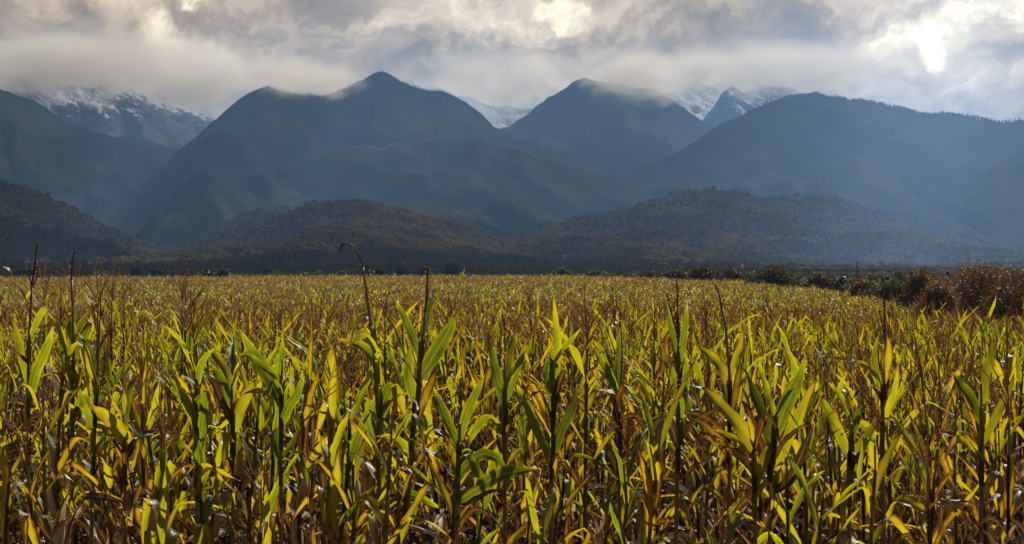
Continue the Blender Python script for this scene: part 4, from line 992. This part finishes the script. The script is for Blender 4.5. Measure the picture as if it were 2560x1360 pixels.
while q < 2590:
    top = float(np.interp(q, [a[0] for a in hl], [a[1] for a in hl])) + rnd.uniform(-9, 3); d = float(np.interp(q, [a[0] for a in hl], [a[2] for a in hl])) * rnd.uniform(1.0, 1.18)
    wpx = 85 * (300 / d) ** .5 * rnd.uniform(.7, 1.5)
    fm_ = (B if q > 2250 and i % 2 else [mBushDull, G_, mBushDull][i % 3])
    kind_ = {B.name: 'rusty', mBushDull.name: 'dull brown', G_.name: 'green'}[fm_.name]
    bush('bush', f'low {kind_} bush, {ORD[i]} from the left along the foot of the right hand hedge', 'bush', q, top, d, wpx, fm_, GR, nleaf=2600, clumps=14, seed=300 + i, hmin=1.2)
    q += wpx * .62; i += 1
GT = 'small dark trees behind the right hand hedge'
for i, (px, top, d, wpx, lab) in enumerate([
    (2474, 657, 135, 34, 'dark pointed tree poking up behind the largest rusty bush'),
    (2407, 661, 165, 34, 'dark bushy topped tree just left of the largest rusty bush'),
    (2370, 666, 170, 26, 'narrow dark tree left of the bushy topped one'),
    (2280, 665, 190, 34, 'dark upright tree above the russet bush'),
    (2215, 672, 230, 32, 'dark round tree at the left of the tree line'),
    (2333, 671, 200, 30, 'short dark tree squeezed between two taller ones'),
    (2553, 680, 200, 24, 'dark tree at the right edge')]):
    bush('tree', lab, 'tree', px, top, d, wpx, D_, GT, nleaf=2600, clumps=22, seed=i * 5, taper=.35)
for i, (px, top, d, wpx, lab) in enumerate([
    (2310, 666, 230, 70, 'bright green tree crown behind the russet bush'),
    (2250, 674, 240, 50, 'green tree left of the bright green crown'),
    (2180, 680, 260, 60, 'pale green tree near the bend of the hedge')]):
    bush('tree', lab, 'tree', px, top, d, wpx, G_, 'green trees behind the right hand hedge', nleaf=3000, clumps=20, seed=i * 3)
for i, (px, top, d, wpx, mat, lab) in enumerate([
    (527, 672, 380, 60, D_, 'dark rounded shrub, left half of the pair beyond the corn'),
    (560, 676, 370, 55, G_, 'olive shrub, right half of the pair beyond the corn'),
    (492, 682, 400, 40, G_, 'small green shrub left of the dark rounded shrub'),
    (255, 681, 450, 80, G_, 'low yellow green shrub behind the left spikes'),
    (700, 682, 480, 130, G_, 'long low green shrub right of the tall pole'),
    (790, 680, 480, 130, G_, 'low green shrub left of the arching tassel'),
    (860, 679, 470, 60, G_, 'small shrub directly behind the arching tassel'),
    (945, 671, 420, 45, D_, 'dark shrub just right of the arching tassel'),
    (670, 674, 700, 16, D_, 'tiny dark round tree beside the tall pole'),
    (1128, 657, 900, 44, D_, 'lone dark domed tree on the skyline near the centre'),
    (1000, 671, 800, 60, D_, 'faint dark low tree under the white antennas'),
    (1060, 673, 820, 60, G_, 'faint low tree left of the lone domed tree'),
    (380, 676, 1100, 26, D_, 'dark tree at the foot of the left mast'),
    (396, 674, 1100, 18, D_, 'narrower dark tree right of the mast foot'),
    (340, 672, 1200, 28, D_, 'dark tree left of the mast'),
    (620, 684, 520, 60, G_, 'low scrub patch between shrub pair and tall pole'),
    (60, 674, 900, 60, D_, 'dim brown tree clump behind the tallest spike')]):
    bush('shrub' if d < 650 else 'tree', lab, 'shrub' if d < 650 else 'tree', px, top, d, wpx, mat, 'scattered shrubs and trees beyond the far edge of the corn', nleaf=3500 if d < 650 else 1800, clumps=22, seed=i * 11)

# ------------------------------------------------------------------ poles, masts, buildings
def gzf(x, y): return float(gz(np.array([x]), np.array([y]))[0])
def pole(px, top, d, lab, arm=True):
    p = W(px, top, d); g0 = gzf(p.x, d); h_ = p.z - g0; root = empty('utility_pole', (p.x, d, g0)); tag(root, lab, 'utility pole', 'utility poles beyond the corn')
    g = Geo(); g.tube([Vector((0, 0, -.3)), Vector((0, 0, h_ * .5)), Vector((0, 0, h_))], [.30, .26, .20], 8); g.obj('pole', [mWood], root)
    g = Geo(); g.box((0, 0, h_ - .7), 1.3, .12, .14); g.obj('crossarm', [mWood], root)
    for s_ in (-.55, 0, .55):
        g = Geo(); g.tube([Vector((s_, 0, h_ - .6)), Vector((s_, 0, h_ - .45)), Vector((s_, 0, h_ - .35))], [.05, .07, .03], 6); g.obj('insulator', [mSteel], root)
pole(660, 644, 700, 'tall thin dark utility pole left of the arching tassel')
pole(1287, 654, 800, 'short dark utility pole near the centre')
pole(2143, 655, 700, 'dark utility pole above the right hand hedge')
def lattice(g, h_, b0, b1, n, th):
    cs = [(-1, -1), (1, -1), (1, 1), (-1, 1)]
    P = lambda k, f: Vector((cs[k][0] * (b0 + (b1 - b0) * f) / 2, cs[k][1] * (b0 + (b1 - b0) * f) / 2, h_ * f))
    for k in range(4): g.tube([P(k, 0), P(k, 1)], [th, th * .8], 4)
    for i in range(n):
        for k in range(4):
            g.tube([P(k, i / n), P((k + 1) % 4, (i + 1) / n)], [th * .6] * 2, 3); g.tube([P((k + 1) % 4, i / n), P(k, (i + 1) / n)], [th * .6] * 2, 3)
            g.tube([P(k, (i + 1) / n), P((k + 1) % 4, (i + 1) / n)], [th * .6] * 2, 3)
def mast(px, top, d, lab, b0, b1, mat, ants, spikes, asz):
    p = W(px, top, d); g0 = gzf(p.x, d); h_ = p.z - g0; root = empty('antenna_mast', (p.x, d, g0)); tag(root, lab, 'antenna mast', 'antenna masts on the plain')
    g = Geo(); lattice(g, h_, b0, b1, 10, .12); g.obj('lattice_tower', [mat], root)
    g = Geo(); g.box((0, 0, h_ * .995), b1 * 1.5, b1 * 1.5, .25); g.obj('platform', [mat], root)
    for (x, z) in ants:
        g = Geo(); g.box((x, -b1 * .7, h_ + z), .55 * asz, .3 * asz, 2.4 * asz); g.obj('antenna_panel', [mWhite], root)
    for x in spikes:
        g = Geo(); g.tube([Vector((x, 0, h_)), Vector((x, 0, h_ + 3.2))], [.12, .08], 5); g.obj('whip_antenna', [mat], root)
mast(390, 640, 2200, 'lattice mast with white antenna panels at the left foot of the hills', 3.0, 2.2, mSteel, [(-1.9, 1.4), (0, -.2), (1.9, 1.4), (.3, -3.0)], [0], 1.0)
mast(1008, 655, 2400, 'small faint mast with a pair of white panels in the centre', 2.0, 1.6, mSteel, [(-1.3, .5), (1.2, .2)], [], 1.1)
mast(2512, 642, 2300, 'reddish twin topped lattice mast at the right edge', 3.6, 3.0, mRed, [(-1.7, -3.2), (.2, -4.5), (2.2, -3.4)], [-1.0, 1.2], 1.3)
# pylon
p = W(1658, 649, 2000); g0 = gzf(p.x, 2000); h_ = p.z - g0
root = empty('pylon', (p.x, 2000, g0)); tag(root, 'power pylon with pale drooping crossarms right of centre', 'pylon')
g = Geo(); lattice(g, h_, 2.8, .5, 6, .10); g.obj('lattice_tower', [mSteel], root)
for s_ in (-1, 1):
    g = Geo(); g.tube([Vector((s_ * .4, 0, h_ * .74)), Vector((s_ * 4.6, 0, h_ * .66))], [.45, .30], 6); g.obj('crossarm', [mWhite], root)
def house(name, cat, px, py, d, w_, dp, hw, hr, lab, walls, spire=0.0):
    p = W(px, py, d); root = empty(name, (p.x, d, p.z)); tag(root, lab, cat)
    g = Geo(); g.box((0, 0, hw / 2), w_, dp, hw); g.obj('wall', [walls], root, smooth=False)
    g = Geo(); a = w_ / 2 + .4; b_ = dp / 2 + .4
    g.add([Vector(v) for v in [(-a, -b_, hw), (a, -b_, hw), (a, b_, hw), (-a, b_, hw), (-a * .8, 0, hw + hr), (a * .8, 0, hw + hr)]],
          [(0, 1, 5, 4), (2, 3, 4, 5), (1, 2, 5), (3, 0, 4), (3, 2, 1, 0)]); g.obj('roof', [mRoof], root, smooth=False)
    for s_ in (-.28, .28):
        g = Geo(); g.box((s_ * w_, -dp / 2 - .03, hw * .55), 1.0, .06, 1.3); g.obj('window', [mSteel], root, smooth=False)
    if spire:
        g = Geo(); g.box((0, 0, hw + spire * .3), 2.2, 2.2, spire * .6); g.obj('tower', [walls], root, smooth=False)
        g = Geo(); g.tube([Vector((0, 0, hw + spire * .6)), Vector((0, 0, hw + spire))], [1.5, .08], 4); g.obj('spire', [mWhite], root, smooth=False)
house('farmhouse', 'house', 680, 671, 3900, 9, 7, 4, 4, 'tiny pale farmhouse with pinkish roof at the foot of the central hill', plain('pink_render', (.42, .28, .24)))
house('cottage', 'house', 1413, 640, 5250, 7, 6, 4, 1.5, 'tiny white cottage on the lower slope of the right hand hill', mWhite)
house('cabin', 'house', 68, 652, 4600, 8, 6, 4, 3, 'tiny reddish cabin below the left hill', mRed)
house('church', 'church', 1856, 682, 2000, 6, 9, 3, 3, 'tiny pale church spire on the plain right of the pylon', mWhite, spire=7)

# ------------------------------------------------------------------ birds
birds = [(850, 197, 8, 40, 'bird gliding beside the pointed summit, lower of two'), (921, 181, 5, 10, 'small bird right above the pointed summit'),
         (1514, 321, 11, 8, 'largest dark bird of the flock before the cloud capped peak'), (1476, 326, 4, 60, 'tiny bird at the left top of the flock'),
         (1498, 330, 5, 80, 'bird banking steeply beneath the largest one'), (1482, 349, 4, 30, 'tiny bird at the bottom of the flock'), (1465, 352, 4, 0, 'leftmost tiny bird of the flock'),
         (2000, 281, 7, 40, 'bird high before the right hand ridge'), (2018, 352, 8, 5, 'bird level with wings flat below the right hand ridge'), (1948, 401, 5, 20, 'faint bird low before the right hand ridge'),
         (1770, 449, 7, 0, 'bird low above the lit trees of the right hill'), (1850, 481, 12, -5, 'dark bird skimming the crest of the right hill'), (2093, 500, 5, 30, 'small bird over the right hill shoulder'),
         (2417, 201, 8, -35, 'bird in the grey sky at upper right'), (2498, 213, 7, -20, 'bird in the sky nearest the right edge'), (2510, 355, 6, 50, 'bird against the hazy slope at the right edge'),
         (2130, 607, 4, 10, 'tiny bird low over the dark right hill')]
for i, (px, py, sz, rot_, lab) in enumerate(birds):
    d = 150 + (i * 37) % 90; p = W(px, py, d); ws = max(sz, 5) * .8 / F * d
    root = empty('bird', p, 0); root.rotation_euler = (R(rot_ * .4), R(rot_), R(20 + i * 23)); tag(root, lab, 'bird', 'birds circling before the mountains')
    g = Geo(); g.tube([Vector((0, -.28, 0)) * ws, Vector((0, -.18, .01)) * ws, Vector((0, 0, 0.01)) * ws, Vector((0, .2, 0)) * ws, Vector((0, .36, 0)) * ws], [.01 * ws, .06 * ws, .08 * ws, .05 * ws, .02 * ws], 6)
    g.obj('body', [mBird], root)
    for s_ in (-1, 1):
        g = Geo(); q = [Vector((s_ * a, b_, c)) * ws for a, b_, c in [(.03, -.12, .02), (.28, -.16, .10), (.55, -.02, .06), (.28, .02, .10), (.03, .10, .02)]]
        qb = [v - Vector((0, 0, .02)) * ws for v in q]
        g.add(q + qb, [(0, 1, 2, 3, 4), (9, 8, 7, 6, 5)] + [(k, k + 5, (k + 1) % 5 + 5, (k + 1) % 5) for k in range(5)]); g.obj('wing', [mBird], root)
    g = Geo(); g.add([Vector(v) * ws for v in [(-.02, .30, 0), (.02, .30, 0), (.09, .5, .0), (-.09, .5, .0), (-.02, .30, -.02), (.02, .30, -.02), (.09, .5, -.015), (-.09, .5, -.015)]],
                     [(0, 1, 2, 3), (7, 6, 5, 4), (0, 4, 5, 1), (1, 5, 6, 2), (2, 6, 7, 3), (3, 7, 4, 0)]); g.obj('tail', [mBird], root)

# ------------------------------------------------------------------ haze
def volume_box(name, lo, hi):
    g = Geo(); c = [(a + b_) / 2 for a, b_ in zip(lo, hi)]; g.box(c, *[b_ - a for a, b_ in zip(lo, hi)])
    return g
hm = bpy.data.materials.new('haze_air'); hm.use_nodes = True; t = NT(hm.node_tree)
pv = t.n('ShaderNodeVolumePrincipled'); pv.inputs['Color'].default_value = (.28, .52, .94, 1)
pv.inputs['Absorption Color'].default_value = (0, 0, 0, 1)
pv.inputs['Density'].default_value = 6.5e-5; pv.inputs['Anisotropy'].default_value = 0.25
t.n('ShaderNodeOutputMaterial', i_1=pv.outputs[0])
g = volume_box('haze', (-12000, -320, -30), (12000, 19800, 1560)); ho = g.obj('haze', [hm], smooth=False)
tag(ho, 'pale blue haze lying between the field and the mountains', 'haze', kind='stuff')

# cloud caps on the summits: real volumes with ragged density
def cloud_cap_mat(name, dens, seed, colr=(1.0, .93, .84)):
    m = bpy.data.materials.new(name); m.use_nodes = True; t = NT(m.node_tree)
    tcn = t.n('ShaderNodeTexCoord').outputs['Object']
    ln = t.vmath('LENGTH', tcn)
    pos = t.n('ShaderNodeNewGeometry').outputs['Position']
    q = t.vmath('ADD', pos, (seed * 900.0, 0, 0))
    nn = t.noise(t.vmath('MULTIPLY', q, (1, 1, 1.5)), 1 / 260, 6, 0.66)
    f = t.math('ADD', t.math('SUBTRACT', 1.0, ln), t.math('MULTIPLY', t.math('SUBTRACT', nn, 0.5), 2.7))
    zz_ = t.n('ShaderNodeSeparateXYZ', i_0=tcn).outputs[2]
    dn = t.math('MULTIPLY', t.math('MULTIPLY', t.mapr(f, 0.20, 0.85), t.mapr(zz_, -.1, .85, 1.0, .05)), dens)
    pv = t.n('ShaderNodeVolumePrincipled'); pv.inputs['Color'].default_value = (*colr, 1); t.set(pv.inputs['Density'], dn)
    pv.inputs['Anisotropy'].default_value = 0.3
    t.n('ShaderNodeOutputMaterial', i_1=pv.outputs[0]); m.cycles.volume_step_rate = 0.6 if hasattr(m.cycles, 'volume_step_rate') else 1
    return m
def cloud_cap(px, py, d, wx, hz_, dy, dens, lab, seed):
    bm_v = []; n1, n2 = 16, 10
    g = Geo(); V = []; Fc = []
    for i in range(n2 + 1):
        ph = math.pi * i / n2
        for k in range(n1):
            a = 2 * math.pi * k / n1; V.append(Vector((math.sin(ph) * math.cos(a), math.sin(ph) * math.sin(a), math.cos(ph))))
    for i in range(n2):
        for k in range(n1): Fc.append((i * n1 + k, (i + 1) * n1 + k, (i + 1) * n1 + (k + 1) % n1, i * n1 + (k + 1) % n1))
    g.add(V, Fc); o = g.obj('cloud_cap', [cloud_cap_mat('cloud_cap_vapour', dens, seed)], smooth=False)
    o.location = W(px, py, d); o.scale = (wx / F * d, dy, hz_ / F * d)
    tag(o, lab, 'cloud_cap', 'cloud caps on the summits', kind='stuff')
cloud_cap(160, 150, 11800, 500, 128, 1000, .005, 'cloud hiding the tops of the snowy face at upper left', 1)
cloud_cap(500, 190, 11500, 250, 125, 800, .004, 'tongue of cloud dipping into the left valley', 2)
cloud_cap(765, 185, 9500, 200, 80, 700, .004, 'cloud lying on the shoulder left of the pointed summit', 3)
cloud_cap(1250, 180, 12600, 260, 100, 800, .003, 'pale cloud over the snow bowl between the peaks', 4)
cloud_cap(1590, 180, 11000, 190, 95, 800, .004, 'cloud cap wrapped round the cone shaped peak', 5)
cloud_cap(1960, 160, 12500, 380, 95, 900, .004, 'cloud bank above the snow slope at right', 6)
cloud_cap(1720, 172, 13000, 160, 62, 600, .006, 'small cloud patch closing the top of the snow gully', 7)

# unseen cloud deck added to shade the mountains, gaps aimed at lit hill patches
ZC = 3200.0
def shadow_src(T): k = (ZC - T[2]) / sd.z; return (T[0] + sd.x * k, T[1] + sd.y * k)
gaps = []  # holes lined up along the sun so chosen slopes catch light
for (px, py, D, rr) in [(860, 520, 6200, 230), (980, 525, 6250, 140), (1700, 500, 6400, 330), (1820, 510, 6300, 240), (1450, 555, 6300, 300), (1320, 590, 6250, 170), (110, 540, 6500, 300), (300, 622, 6000, 230), (620, 540, 7000, 130), (1130, 505, 7500, 160),
                        (950, 390, 8100, 300), (400, 300, 12600, 600), (1260, 280, 14000, 700), (1760, 250, 14200, 900), (2150, 420, 8000, 230), (2500, 470, 7600, 260)]:
    T = W(px, py, D); gaps.append((*shadow_src(T), rr))
def shade_cloud_blob(seed):
    r = random.Random(seed); g = Geo(); n1, n2 = 12, 8; V = []; Fc = []
    for i in range(n2 + 1):
        ph = math.pi * i / n2
        for k in range(n1):
            a = 2 * math.pi * k / n1; q = r.uniform(.8, 1.2); V.append(Vector((math.sin(ph) * math.cos(a), math.sin(ph) * math.sin(a), math.cos(ph) * .45)) * q)
    for i in range(n2):
        for k in range(n1): Fc.append((i * n1 + k, (i + 1) * n1 + k, (i + 1) * n1 + (k + 1) % n1, i * n1 + (k + 1) % n1))
    g.add(V, Fc); return g
mc, t = new_mat('shade_cloud_shell')
b = t.n('ShaderNodeBsdfDiffuse', i_0=(.85, .85, .86, 1)); tb = t.n('ShaderNodeBsdfTranslucent', i_0=(.30, .30, .31, 1))
t.n('ShaderNodeOutputMaterial', i_0=t.n('ShaderNodeMixShader', i_0=.5, i_1=b.outputs[0], i_2=tb.outputs[0]).outputs[0])
n = 9000
cx = nrs.uniform(-9000, 12000, n); cyy = nrs.uniform(4600, 21000, n); cr_ = nrs.uniform(240, 420, n)
k3 = (ZC - 100) / sd.z; sxx = cx - sd.x * k3; syy = cyy - sd.y * k3
upx = sxx / np.maximum(syy, 1) * F + 1280
keep = (syy > 700 + 500 * fbm(cx / 900, cyy / 900, 2)) & (syy < 7500 + 700 * (fbm(cx / 1500, cyy / 900, 2) - .5))
open_ = fbm(cx / 330 + 3, cyy / 2600, 3) < .63
keep &= ~(open_ & (upx > 1640 + 600 * (fbm(cx / 700 + 4, cyy / 2600, 3) - .5)) & (syy < 8500) & (nrs.rand(n) < .99))
cr_ = np.where(nrs.rand(n) < .3, cr_ * .5, cr_)
keep &= ~((fbm(cx / 620 + 40, cyy / 1100 + 7, 3) >   .585) & (syy > 3800) & (nrs.rand(n) < .97))
for (gx, gy, rr) in gaps: keep &= (((cx - gx) ** 2 + (cyy - gy) ** 2) > (rr + cr_ * .85) ** 2) | (nrs.rand(n) < .01)
cx, cyy, cr_ = cx[keep], cyy[keep], cr_[keep]; n = len(cx)
o = scatter('shade_cloud_bank', [shade_cloud_blob(i) for i in range(6)], [mc], np.stack([cx, cyy, ZC + nrs.uniform(-60, 260, n)], -1), np.stack([np.zeros(n), np.zeros(n), nrs.uniform(0, 6, n)], -1), np.stack([cr_] * 3, -1), nrs.randint(0, 6, n))
tag(o, 'broken cloud bank added out of view high over the mountains to shade them', 'cloud', kind='stuff')
